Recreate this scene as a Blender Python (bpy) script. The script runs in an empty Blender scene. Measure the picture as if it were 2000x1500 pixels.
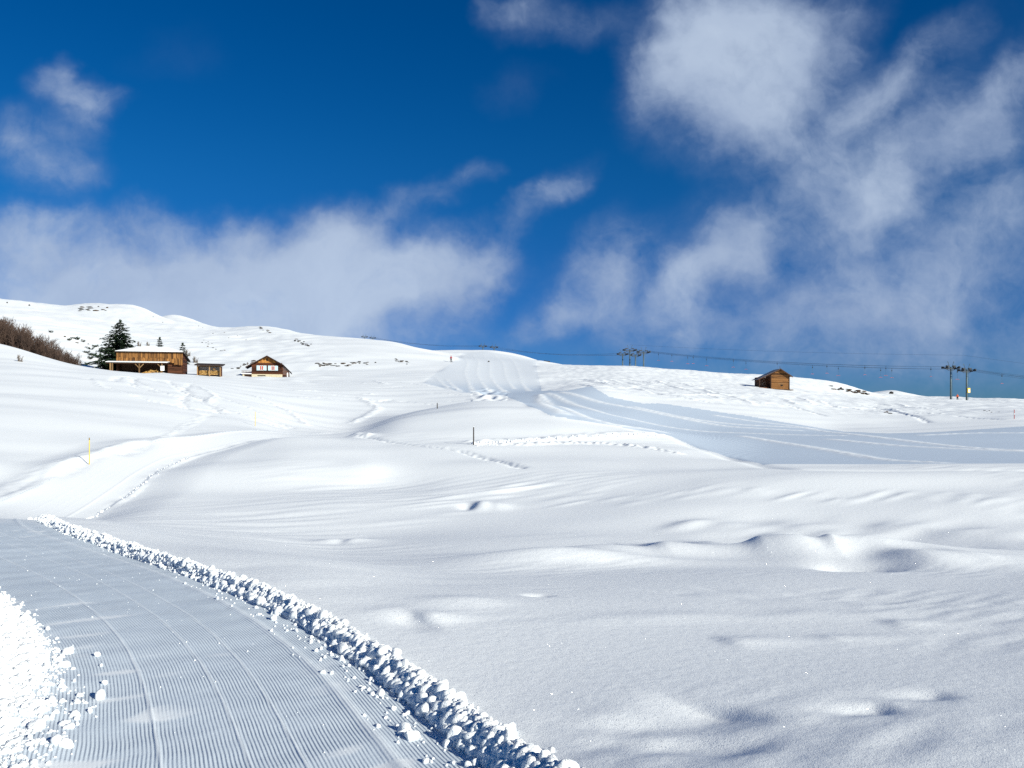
import bpy, bmesh, math, random
import numpy as np
from mathutils import Vector, Matrix

SC = bpy.context.scene
COL = SC.collection
R = math.radians
rng = np.random.default_rng(7)
random.seed(7)

# ------------------------------------------------------------------ camera
F_PX, Y_H = 1557.0, 800.0            # focal length and eye-level row, in pixels of the 2000 x 1500 photograph
cam_d = bpy.data.cameras.new('camera')
cam = bpy.data.objects.new('camera', cam_d)
COL.objects.link(cam)
cam.location = (0, 0, 0)
cam.rotation_euler = (R(90), 0, 0)
cam_d.sensor_width = 36.0
cam_d.lens = 36.0 * F_PX / 2000.0
cam_d.shift_y = (Y_H - 750.0) / 2000.0
cam_d.clip_start = 0.1
cam_d.clip_end = 12000
SC.camera = cam

# ------------------------------------------------------------------ light
SUN_EL, SUN_AZ = R(22.8), R(131)       # azimuth clockwise from +Y: the sun stands behind the camera's right shoulder
sun_d = bpy.data.lights.new('sun', 'SUN')
sun_d.energy = 4.7
sun_d.angle = R(0.5)
sun_d.color = (1.0, 0.98, 0.85)
sun = bpy.data.objects.new('sun', sun_d)
COL.objects.link(sun)
to_sun = Vector((math.sin(SUN_AZ) * math.cos(SUN_EL), math.cos(SUN_AZ) * math.cos(SUN_EL), math.sin(SUN_EL)))
sun.rotation_euler = to_sun.to_track_quat('Z', 'Y').to_euler()

SC.view_settings.view_transform = 'Standard'
SC.view_settings.look = 'None'
SC.view_settings.gamma = 1.0
SC.view_settings.exposure = 0.49
SC.view_settings.use_curve_mapping = False
SC.cycles.use_denoising = False          # keeps the snow's own grain

world = bpy.data.worlds.new('World')
SC.world = world
world.use_nodes = True
SKY_STRENGTH = 0.1

# cloud banks: (pixel x, pixel y, half width, half height, tilt in degrees, weight); turned into sky directions below
CLOUDS = [
    # long bank on the left, above the hills
    (60, 560, 300, 150, 0, .95), (330, 550, 300, 140, 0, .9), (560, 545, 290, 130, 0, .85), (720, 530, 210, 120, 0, .8),
    (880, 535, 170, 85, 10, .75), (940, 515, 100, 75, 0, .3), (150, 640, 460, 120, 0, .8), (500, 640, 420, 110, 0, .75),
    (800, 640, 200, 80, 0, .3), (40, 450, 120, 60, 0, .5), (290, 440, 110, 50, 0, .4), (690, 450, 120, 55, 0, .3), (480, 440, 90, 50, 0, 0.39),
    # small puff upper left with its trailing veil
    (180, 190, 120, 68, -25, .44), (155, 128, 45, 45, 0, .28), (215, 235, 75, 85, -50, .34), (90, 270, 150, 60, -25, 0.42), (60, 310, 150, 50, -25, 0.39), (120, 365, 120, 45, 0, 0.28), (350, 110, 100, 60, 0, .05),
    # big cloud upper right
    (1430, 110, 240, 180, 0, .9), (1480, 20, 240, 120, 0, .7), (1360, 180, 180, 150, 0, .45), (1460, 270, 170, 130, 0, .5),
    (1590, 110, 150, 130, 0, .4), (1560, 220, 150, 120, 0, .3), (1260, 120, 100, 80, 0, .25),
    (1770, 140, 190, 70, 40, .5), (1690, 270, 230, 90, 40, .34), (1950, 165, 150, 60, 30, .42), (1830, 300, 300, 90, 35, 0.42),
    # streaks running down to the left
    (1400, 500, 190, 65, 38, .30), (1540, 420, 240, 75, 40, .28), (1720, 400, 280, 100, 40, 0.42), (1350, 560, 200, 70, 25, 0.42),
    (1190, 490, 110, 65, 40, .30), (1150, 560, 130, 80, 45, .30), (1210, 550, 80, 60, 60, .30), (1060, 625, 170, 50, 25, 0.39),
    (1060, 400, 150, 45, 40, .40), (1110, 365, 80, 40, 20, 0.35), (930, 340, 60, 40, 0, 0.35), (820, 390, 120, 50, 20, 0.39), (1330, 645, 90, 40, 20, 0.35),
    (1700, 470, 620, 330, 35, 0.30), (1650, 690, 950, 200, 0, .11), (1850, 640, 450, 170, 0, 0.25), (1250, 580, 330, 170, 30, 0.21),
    (1090, 40, 170, 60, 10, .36), (1010, 175, 80, 50, 0, .10), (980, 40, 80, 35, 20, 0.26), (1850, 520, 260, 120, 35, 0.28), (1960, 420, 150, 100, 35, 0.35), (1640, 600, 320, 90, 15, 0.28),
]

def build_world():
    nt = world.node_tree
    N, L = nt.nodes, nt.links
    N.clear()
    def new(t, **kw):
        n = N.new(t)
        for k, v in kw.items():
            setattr(n, k, v)
        return n
    def math_(op, a, b=None, c=None, clamp=False):
        n = new('ShaderNodeMath', operation=op, use_clamp=clamp)
        for i, v in enumerate((a, b, c)):
            if v is None: continue
            if isinstance(v, (int, float)): n.inputs[i].default_value = v
            else: L.new(v, n.inputs[i])
        return n.outputs[0]
    out = new('ShaderNodeOutputWorld')
    bg = new('ShaderNodeBackground')
    bg.inputs['Strength'].default_value = SKY_STRENGTH
    L.new(bg.outputs[0], out.inputs[0])
    sky = new('ShaderNodeTexSky', sky_type='NISHITA')
    sky.sun_disc = False
    sky.sun_elevation = SUN_EL
    sky.sun_rotation = SUN_AZ
    sky.altitude = 2200
    sky.air_density = 1.0
    sky.dust_density = 0.15
    sky.ozone_density = 2.5
    hs = new('ShaderNodeHueSaturation')
    hs.inputs['Saturation'].default_value = 1.4
    hs.inputs['Value'].default_value = 0.575
    L.new(sky.outputs[0], hs.inputs['Color'])
    tc = new('ShaderNodeTexCoord')
    sep = new('ShaderNodeSeparateXYZ')
    L.new(tc.outputs['Generated'], sep.inputs[0])
    yy = math_('MAXIMUM', sep.outputs[1], 0.08)
    u = math_('DIVIDE', sep.outputs[0], yy)
    v = math_('DIVIDE', sep.outputs[2], yy)
    cmb = new('ShaderNodeCombineXYZ')
    L.new(u, cmb.inputs[0]); L.new(v, cmb.inputs[1])
    def noise(vec, scale, detail, rough, dist=0.0):
        n = new('ShaderNodeTexNoise')
        n.inputs['Scale'].default_value = scale
        n.inputs['Detail'].default_value = detail
        n.inputs['Roughness'].default_value = rough
        n.inputs['Distortion'].default_value = dist
        L.new(vec, n.inputs['Vector'])
        return n
    def vmath(op, a, b):
        n = new('ShaderNodeVectorMath', operation=op)
        for i, q in enumerate((a, b)):
            if q is None: continue
            if isinstance(q, tuple): n.inputs[i].default_value = q
            else: L.new(q, n.inputs[i])
        return n
    # two scales of warping break the banks into billows
    w1 = noise(cmb.outputs[0], 4.5, 2.0, 0.5)
    w1c = vmath('SUBTRACT', w1.outputs['Color'], (.5, .5, .5))
    w1s = vmath('MULTIPLY', w1c.outputs[0], (.16, .13, 0))
    w2 = noise(cmb.outputs[0], 14.0, 4.0, 0.55)
    w2c = vmath('SUBTRACT', w2.outputs['Color'], (.5, .5, .5))
    w2s = vmath('MULTIPLY', w2c.outputs[0], (.075, .06, 0))
    p = vmath('ADD', vmath('ADD', cmb.outputs[0], w1s.outputs[0]).outputs[0], w2s.outputs[0])
    total = None
    for px, py, rx, ry, tilt, wgt in CLOUDS:
        m = new('ShaderNodeMapping', vector_type='TEXTURE')
        m.inputs['Location'].default_value = ((px - 1000) / F_PX, (Y_H - py) / F_PX, 0)
        m.inputs['Rotation'].default_value = (0, 0, R(tilt))
        m.inputs['Scale'].default_value = (rx * 1.18 / F_PX, ry * 1.18 / F_PX, 1)
        L.new(p.outputs[0], m.inputs['Vector'])
        ln = vmath('LENGTH', m.outputs[0], None)
        mr = new('ShaderNodeMapRange', interpolation_type='SMOOTHSTEP')
        mr.inputs['From Min'].default_value = 0.12
        mr.inputs['From Max'].default_value = 1.0
        mr.inputs['To Min'].default_value = wgt
        mr.inputs['To Max'].default_value = 0.0
        L.new(ln.outputs['Value'], mr.inputs['Value'])
        total = mr.outputs[0] if total is None else math_('ADD', total, mr.outputs[0])
    # wispy breakup
    f1 = noise(p.outputs[0], 8.0, 8.0, 0.62)
    f2 = noise(cmb.outputs[0], 26.0, 6.0, 0.6, 0.3)
    f3 = noise(p.outputs[0], 60.0, 6.0, 0.62, 0.4)
    fb0 = math_('ADD', math_('MULTIPLY', math_('SUBTRACT', f1.outputs['Fac'], .5), 1.05), math_('MULTIPLY', math_('SUBTRACT', f2.outputs['Fac'], .5), .75))
    fb = math_('ADD', fb0, math_('MULTIPLY', math_('SUBTRACT', f3.outputs['Fac'], .5), .30))
    soft = math_('MINIMUM', total, 1.35)
    gate = math_('MULTIPLY', math_('MINIMUM', math_('MULTIPLY', soft, 2.2), 1.0), fb)
    dens = math_('ADD', soft, gate)
    cv0 = new('ShaderNodeMapRange')
    cv0.inputs['From Min'].default_value = 0.0
    cv0.inputs['From Max'].default_value = 1.30
    L.new(dens, cv0.inputs['Value'])
    cv1 = new('ShaderNodeMapRange', interpolation_type='SMOOTHSTEP')
    cv1.inputs['From Max'].default_value = 1.0
    L.new(cv0.outputs[0], cv1.inputs['Value'])
    cvm = math_('ADD', math_('MULTIPLY', cv0.outputs[0], .45), math_('MULTIPLY', cv1.outputs[0], .55))
    cov_out = math_('MULTIPLY', cvm, .88)
    # cloud tone: brighter where thick and lit, greyer in the folds
    tone = noise(p.outputs[0], 5.0, 5.0, 0.55)
    tmix = math_('ADD', math_('MULTIPLY', math_('SUBTRACT', tone.outputs['Fac'], .5), 1.6), math_('MULTIPLY', soft, .55), clamp=True)
    cr = new('ShaderNodeMix', data_type='RGBA')
    s = 1.0 / SKY_STRENGTH
    cr.inputs['A'].default_value = (.20 * s, .265 * s, .40 * s, 1)
    cr.inputs['B'].default_value = (.385 * s, .458 * s, .568 * s, 1)
    L.new(tmix, cr.inputs['Factor'])
    mix = new('ShaderNodeMix', data_type='RGBA')
    L.new(cov_out, mix.inputs['Factor'])
    lowsky = new('ShaderNodeMapRange', interpolation_type='SMOOTHSTEP')
    lowsky.inputs['From Min'].default_value = -.02; lowsky.inputs['From Max'].default_value = .34
    lowsky.inputs['To Min'].default_value = 1.0; lowsky.inputs['To Max'].default_value = 0.0
    L.new(v, lowsky.inputs['Value'])
    tint = new('ShaderNodeMix', data_type='RGBA', blend_type='MULTIPLY')
    tint.inputs['B'].default_value = (.43, .49, .86, 1)
    L.new(lowsky.outputs[0], tint.inputs['Factor'])
    tint2 = new('ShaderNodeMix', data_type='RGBA', blend_type='MULTIPLY')
    tint2.inputs['Factor'].default_value = 1.0
    tint2.inputs['B'].default_value = (.36, .79, .98, 1)
    L.new(hs.outputs[0], tint2.inputs['A'])
    L.new(tint2.outputs['Result'], tint.inputs['A'])
    L.new(tint.outputs['Result'], mix.inputs['A'])
    L.new(cr.outputs['Result'], mix.inputs['B'])
    L.new(mix.outputs['Result'], bg.inputs['Color'])
    world.cycles.sampling_method = 'MANUAL'
    world.cycles.sample_map_resolution = 512
build_world()

# ------------------------------------------------------------------ materials
def mat_base(name):
    m = bpy.data.materials.new(name)
    m.use_nodes = True
    nt = m.node_tree
    b = nt.nodes['Principled BSDF']
    return m, nt, b

def node(nt, t, **kw):
    n = nt.nodes.new(t)
    for k, v in kw.items(): setattr(n, k, v)
    return n

def mat_simple(name, col, rough=.7, metal=0.0, var=.25, scale=3.0, spec=.3):
    m, nt, b = mat_base(name)
    tc = node(nt, 'ShaderNodeTexCoord')
    nz = node(nt, 'ShaderNodeTexNoise')
    nz.inputs['Scale'].default_value = scale
    nz.inputs['Detail'].default_value = 4
    nt.links.new(tc.outputs['Object'], nz.inputs['Vector'])
    mx = node(nt, 'ShaderNodeMix', data_type='RGBA')
    mx.inputs['A'].default_value = tuple(c * (1 - var) for c in col) + (1,)
    mx.inputs['B'].default_value = tuple(min(1, c * (1 + var)) for c in col) + (1,)
    nt.links.new(nz.outputs['Fac'], mx.inputs['Factor'])
    nt.links.new(mx.outputs['Result'], b.inputs['Base Color'])
    b.inputs['Roughness'].default_value = rough
    b.inputs['Metallic'].default_value = metal
    b.inputs['Specular IOR Level'].default_value = spec
    return m

def mat_wood(name, dark, light, stretch=(14, 14, 1.2)):
    """weathered boards: each board has its own 'tone', with streaks along the grain and darker blotches"""
    m, nt, b = mat_base(name)
    tc = node(nt, 'ShaderNodeTexCoord')
    mp = node(nt, 'ShaderNodeMapping')
    mp.inputs['Scale'].default_value = stretch
    nt.links.new(tc.outputs['Object'], mp.inputs['Vector'])
    nz = node(nt, 'ShaderNodeTexNoise')
    nz.inputs['Scale'].default_value = 1.0
    nz.inputs['Detail'].default_value = 5
    nz.inputs['Roughness'].default_value = .65
    nt.links.new(mp.outputs[0], nz.inputs['Vector'])
    at = node(nt, 'ShaderNodeAttribute', attribute_name='tone')
    ad = node(nt, 'ShaderNodeMath', operation='MULTIPLY_ADD')
    ad.inputs[1].default_value = .75
    nt.links.new(at.outputs['Fac'], ad.inputs[0])
    nm = node(nt, 'ShaderNodeMath', operation='MULTIPLY_ADD')
    nm.inputs[1].default_value = 1.3
    nm.inputs[2].default_value = -.5
    nt.links.new(nz.outputs['Fac'], nm.inputs[0])
    nt.links.new(nm.outputs[0], ad.inputs[2])
    cl = node(nt, 'ShaderNodeClamp')
    nt.links.new(ad.outputs[0], cl.inputs[0])
    mx = node(nt, 'ShaderNodeMix', data_type='RGBA')
    mx.inputs['A'].default_value = dark + (1,)
    mx.inputs['B'].default_value = light + (1,)
    nt.links.new(cl.outputs[0], mx.inputs['Factor'])
    nt.links.new(mx.outputs['Result'], b.inputs['Base Color'])
    b.inputs['Roughness'].default_value = .8
    b.inputs['Specular IOR Level'].default_value = .2
    return m

def mat_snow(name, grain=1.0, groom=None, packed=None):
    """snow: near-white, slightly blue, granular; groom adds the comb's ridges along the 'lat' coordinate"""
    m, nt, b = mat_base(name)
    lk = nt.links.new
    b.inputs['Roughness'].default_value = .62
    b.inputs['Specular IOR Level'].default_value = .25
    geo = node(nt, 'ShaderNodeNewGeometry')
    n1 = node(nt, 'ShaderNodeTexNoise'); n1.inputs['Scale'].default_value = .35; n1.inputs['Detail'].default_value = 5
    lk(geo.outputs['Position'], n1.inputs['Vector'])
    mx = node(nt, 'ShaderNodeMix', data_type='RGBA')
    mx.inputs['A'].default_value = (.84, .865, .89, 1)
    mx.inputs['B'].default_value = (.905, .922, .935, 1)
    lk(n1.outputs['Fac'], mx.inputs['Factor'])
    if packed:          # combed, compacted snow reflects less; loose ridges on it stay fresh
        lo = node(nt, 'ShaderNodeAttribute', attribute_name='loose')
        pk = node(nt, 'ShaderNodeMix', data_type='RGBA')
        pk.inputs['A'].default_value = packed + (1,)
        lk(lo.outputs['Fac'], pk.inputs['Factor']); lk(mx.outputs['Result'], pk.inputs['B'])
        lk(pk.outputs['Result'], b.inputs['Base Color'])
    else:
        lk(mx.outputs['Result'], b.inputs['Base Color'])
    # grain: centimetre crystals plus softer wind crust
    g1 = node(nt, 'ShaderNodeTexNoise'); g1.inputs['Scale'].default_value = 120; g1.inputs['Detail'].default_value = 2; g1.inputs['Roughness'].default_value = .7
    lk(geo.outputs['Position'], g1.inputs['Vector'])
    g2 = node(nt, 'ShaderNodeTexNoise'); g2.inputs['Scale'].default_value = 9; g2.inputs['Detail'].default_value = 5; g2.inputs['Roughness'].default_value = .6
    lk(geo.outputs['Position'], g2.inputs['Vector'])
    far = node(nt, 'ShaderNodeVectorMath', operation='LENGTH'); lk(geo.outputs['Position'], far.inputs[0])
    fade = node(nt, 'ShaderNodeMapRange'); fade.inputs['From Min'].default_value = 12; fade.inputs['From Max'].default_value = 60
    fade.inputs['To Min'].default_value = 1; fade.inputs['To Max'].default_value = .12
    lk(far.outputs['Value'], fade.inputs['Value'])
    gf = node(nt, 'ShaderNodeMath', operation='MULTIPLY'); lk(g1.outputs['Fac'], gf.inputs[0]); lk(fade.outputs[0], gf.inputs[1])
    h1 = node(nt, 'ShaderNodeMath', operation='MULTIPLY'); h1.inputs[1].default_value = .0026 * grain
    lk(gf.outputs[0], h1.inputs[0])
    h2 = node(nt, 'ShaderNodeMath', operation='MULTIPLY_ADD'); h2.inputs[1].default_value = .0065 * grain
    lk(g2.outputs['Fac'], h2.inputs[0]); lk(h1.outputs[0], h2.inputs[2])
    hgt = h2.outputs[0]
    if groom:
        pitch, amp = groom
        at = node(nt, 'ShaderNodeAttribute', attribute_name='lat')
        wob = node(nt, 'ShaderNodeTexNoise'); wob.inputs['Scale'].default_value = 1.6; wob.inputs['Detail'].default_value = 2
        lk(geo.outputs['Position'], wob.inputs['Vector'])
        la = node(nt, 'ShaderNodeMath', operation='MULTIPLY_ADD'); la.inputs[1].default_value = .03
        lk(wob.outputs['Fac'], la.inputs[0]); lk(at.outputs['Fac'], la.inputs[2])
        ph = node(nt, 'ShaderNodeMath', operation='MULTIPLY'); ph.inputs[1].default_value = 2 * math.pi / pitch
        lk(la.outputs[0], ph.inputs[0])
        sn = node(nt, 'ShaderNodeMath', operation='SINE'); lk(ph.outputs[0], sn.inputs[0])
        # crumbled stretches where the ridges have broken down
        br = node(nt, 'ShaderNodeTexNoise'); br.inputs['Scale'].default_value = 2.3; br.inputs['Detail'].default_value = 6; br.inputs['Roughness'].default_value = .7
        lk(geo.outputs['Position'], br.inputs['Vector'])
        brm = node(nt, 'ShaderNodeMapRange'); brm.inputs['From Min'].default_value = .36; brm.inputs['From Max'].default_value = .56
        brm.inputs['To Min'].default_value = .45; brm.inputs['To Max'].default_value = 1
        lk(br.outputs['Fac'], brm.inputs['Value'])
        if packed:
            inv = node(nt, 'ShaderNodeMath', operation='MULTIPLY_ADD', use_clamp=True); inv.inputs[1].default_value = -1.2; inv.inputs[2].default_value = 1
            lk(lo.outputs['Fac'], inv.inputs[0])
            bm2 = node(nt, 'ShaderNodeMath', operation='MULTIPLY'); lk(brm.outputs[0], bm2.inputs[0]); lk(inv.outputs[0], bm2.inputs[1])
            brm = bm2
        am = node(nt, 'ShaderNodeMath', operation='MULTIPLY'); lk(sn.outputs[0], am.inputs[0]); lk(brm.outputs[0], am.inputs[1])
        hh = node(nt, 'ShaderNodeMath', operation='MULTIPLY_ADD'); hh.inputs[1].default_value = amp
        lk(am.outputs[0], hh.inputs[0]); lk(hgt, hh.inputs[2])
        hgt = hh.outputs[0]
    bp = node(nt, 'ShaderNodeBump')
    bp.inputs['Strength'].default_value = 1.0
    bp.inputs['Distance'].default_value = 1.0
    lk(hgt, bp.inputs['Height'])
    lk(bp.outputs[0], b.inputs['Normal'])
    if not packed:
        # single ice crystals: tiny mirrors lying at random angles, a few of which catch the sun
        vo = node(nt, 'ShaderNodeTexVoronoi'); vo.inputs['Scale'].default_value = 150
        lk(geo.outputs['Position'], vo.inputs['Vector'])
        sc = node(nt, 'ShaderNodeSeparateColor'); lk(vo.outputs['Color'], sc.inputs[0])
        pick = node(nt, 'ShaderNodeMath', operation='GREATER_THAN'); pick.inputs[1].default_value = .90
        lk(sc.outputs[0], pick.inputs[0])
        core = node(nt, 'ShaderNodeMath', operation='LESS_THAN'); core.inputs[1].default_value = .40
        lk(vo.outputs['Distance'], core.inputs[0])
        mk = node(nt, 'ShaderNodeMath', operation='MULTIPLY'); lk(pick.outputs[0], mk.inputs[0]); lk(core.outputs[0], mk.inputs[1])
        wn = node(nt, 'ShaderNodeTexWhiteNoise', noise_dimensions='3D'); lk(vo.outputs['Position'], wn.inputs['Vector'])
        su = node(nt, 'ShaderNodeVectorMath', operation='SUBTRACT'); su.inputs[1].default_value = (.5, .5, .5); lk(wn.outputs['Color'], su.inputs[0])
        sm = node(nt, 'ShaderNodeVectorMath', operation='MULTIPLY_ADD'); sm.inputs[1].default_value = (1.5, 1.5, 1.5)
        lk(su.outputs[0], sm.inputs[0]); lk(geo.outputs['Normal'], sm.inputs[2])
        nn = node(nt, 'ShaderNodeVectorMath', operation='NORMALIZE'); lk(sm.outputs[0], nn.inputs[0])
        gl = node(nt, 'ShaderNodeBsdfGlossy'); gl.inputs['Roughness'].default_value = .22
        lk(nn.outputs[0], gl.inputs['Normal'])
        mxs = node(nt, 'ShaderNodeMixShader'); near = node(nt, 'ShaderNodeMapRange'); near.inputs['From Min'].default_value = 9; near.inputs['From Max'].default_value = 30
        near.inputs['To Min'].default_value = 1; near.inputs['To Max'].default_value = 0
        lk(far.outputs['Value'], near.inputs['Value'])
        mk2 = node(nt, 'ShaderNodeMath', operation='MULTIPLY'); lk(mk.outputs[0], mk2.inputs[0]); lk(near.outputs[0], mk2.inputs[1])
        lk(mk2.outputs[0], mxs.inputs[0]); lk(b.outputs[0], mxs.inputs[1]); lk(gl.outputs[0], mxs.inputs[2])
        lk(mxs.outputs[0], nt.nodes['Material Output'].inputs['Surface'])
    return m

M = {}
M['snow'] = mat_snow('untouched snow', 1.0)
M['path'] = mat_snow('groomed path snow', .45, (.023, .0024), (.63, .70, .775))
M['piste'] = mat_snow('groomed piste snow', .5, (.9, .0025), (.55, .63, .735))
M['clod'] = mat_snow('broken snow', 2.2)
M['snow_cap'] = mat_snow('settled snow', .5)
M['planks_gold'] = mat_wood('golden larch planks', (.026, .011, .005), (.37, .172, .052), (6, 6, .8))
M['logs_red'] = mat_wood('dark reddish logs', (.018, .008, .005), (.12, .045, .022), (1.2, 1.2, 12))
M['logs_chalet'] = mat_wood('dark brown logs', (.018, .007, .005), (.105, .034, .014), (1.0, 1.0, 9))
M['gable_orange'] = mat_wood('orange brown boards', (.22, .08, .02), (.48, .22, .055), (8, 8, 1.2))
M['logs_hut'] = mat_wood('weathered hut logs', (.035, .014, .006), (.33, .15, .05), (.9, .9, 5))
M['logs_grey'] = mat_wood('grey brown logs', (.045, .028, .018), (.13, .075, .04), (1, 1, 8))
M['roof_dark'] = mat_wood('dark shingles', (.018, .013, .013), (.07, .05, .045), (6, 2, 6))
M['roof_grey'] = mat_wood('silvery shingles', (.14, .14, .15), (.42, .42, .44), (7, 3, 7))
M['beam'] = mat_wood('pale beams', (.10, .055, .025), (.36, .22, .105), (9, 9, 1))
M['beam_dark'] = mat_wood('dark beams', (.02, .01, .007), (.08, .04, .025), (9, 9, 1))
M['stone'] = mat_simple('cream plaster base', (.46, .40, .28), .85, 0, .25, 3)
M['shutter'] = mat_simple('pale blue shutters', (.42, .56, .63), .6, 0, .08, 5)
M['white'] = mat_simple('white paint', (.80, .80, .80), .5, 0, .04, 5)
M['red'] = mat_simple('red curtain', (.55, .06, .035), .8, 0, .2, 9)
M['glass'] = mat_simple('dark window', (.02, .025, .03), .12, 0, .2, 3, .5)
M['dark'] = mat_simple('dark interior', (.012, .010, .009), .9, 0, .3, 3)
M['steel'] = mat_simple('galvanised green steel', (.085, .115, .12), .5, .3, .25, 2)
M['steel_dark'] = mat_simple('dark steel', (.025, .032, .042), .5, .4, .25, 3)
M['rope'] = mat_simple('steel rope', (.045, .055, .075), .5, .5, .1, 1)
M['pad_yellow'] = mat_simple('yellow board', (.78, .52, .05), .6, 0, .08, 3)
M['tbar'] = mat_simple('red handle', (.42, .10, .10), .5, 0, .15, 3)
M['stake_yellow'] = mat_simple('yellow stake', (.72, .46, .06), .6, 0, .15, 6)
M['stake_dark'] = mat_simple('dark stake', (.05, .04, .035), .7, 0, .2, 6)
M['black'] = mat_simple('black band', (.015, .015, .015), .6, 0, .1, 6)
M['rock'] = mat_simple('dark rock', (.034, .029, .027), .9, 0, .5, 1.5)
M['heath'] = mat_simple('brown heath', (.07, .045, .03), .9, 0, .5, 2)
M['bark'] = mat_simple('spruce bark', (.05, .034, .024), .9, 0, .3, 4)
M['needles'] = mat_simple('spruce needles', (.020, .038, .018), .75, 0, .45, 1.1)
M['needles_pine'] = mat_simple('pine needles', (.026, .044, .020), .75, 0, .45, 1.1)
M['twig'] = mat_simple('bare twigs', (.060, .037, .028), .85, 0, .6, .7)
M['twig_grey'] = mat_simple('grey twigs', (.20, .17, .15), .85, 0, .3, .7)
M['skin'] = mat_simple('skin', (.55, .33, .23), .55, 0, .05, 5)
M['orange'] = mat_simple('orange jacket', (.72, .13, .03), .7, 0, .12, 6)
M['crimson'] = mat_simple('dark red jacket', (.28, .02, .04), .7, 0, .12, 6)
M['trouser'] = mat_simple('dark trousers', (.02, .02, .025), .75, 0, .15, 6)
M['firewood'] = mat_wood('split firewood', (.20, .10, .03), (.62, .38, .13), (3, 3, 3))

# ------------------------------------------------------------------ noise
def perlin(x, y, seed=0):
    r = np.random.default_rng(seed)
    perm = r.permutation(512)
    ang = r.random(512) * 2 * np.pi
    gx, gy = np.cos(ang), np.sin(ang)
    xi = np.floor(x).astype(np.int64); yi = np.floor(y).astype(np.int64)
    xf, yf = x - xi, y - yi
    def g(ix, iy, fx, fy):
        h = perm[(perm[ix & 511] + iy) & 511]
        return gx[h] * fx + gy[h] * fy
    w = lambda t: t * t * t * (t * (t * 6 - 15) + 10)
    a, b = w(xf), w(yf)
    n0 = g(xi, yi, xf, yf) * (1 - a) + g(xi + 1, yi, xf - 1, yf) * a
    n1 = g(xi, yi + 1, xf, yf - 1) * (1 - a) + g(xi + 1, yi + 1, xf - 1, yf - 1) * a
    return (n0 * (1 - b) + n1 * b) * 1.5

def sstep(a, b, x):
    t = np.clip((x - a) / (b - a), 0, 1)
    return t * t * (3 - 2 * t)

def pchip(xk, yk, x):
    xk, yk = np.asarray(xk, float), np.asarray(yk, float)
    h = np.diff(xk); dl = np.diff(yk) / h
    m = np.zeros_like(yk)
    same = dl[:-1] * dl[1:] > 0
    w1, w2 = 2 * h[1:] + h[:-1], h[1:] + 2 * h[:-1]
    with np.errstate(divide='ignore', invalid='ignore'):
        hm = (w1 + w2) / (w1 / dl[:-1] + w2 / dl[1:])
    m[1:-1] = np.where(same, hm, 0)
    m[0], m[-1] = dl[0], dl[-1]
    x = np.clip(x, xk[0], xk[-1])
    i = np.clip(np.searchsorted(xk, x) - 1, 0, len(xk) - 2)
    t = (x - xk[i]) / h[i]
    h00 = (1 + 2 * t) * (1 - t) ** 2; h10 = t * (1 - t) ** 2
    h01 = t * t * (3 - 2 * t); h11 = t * t * (t - 1)
    return h00 * yk[i] + h10 * h[i] * m[i] + h01 * yk[i + 1] + h11 * h[i] * m[i + 1]

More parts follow.
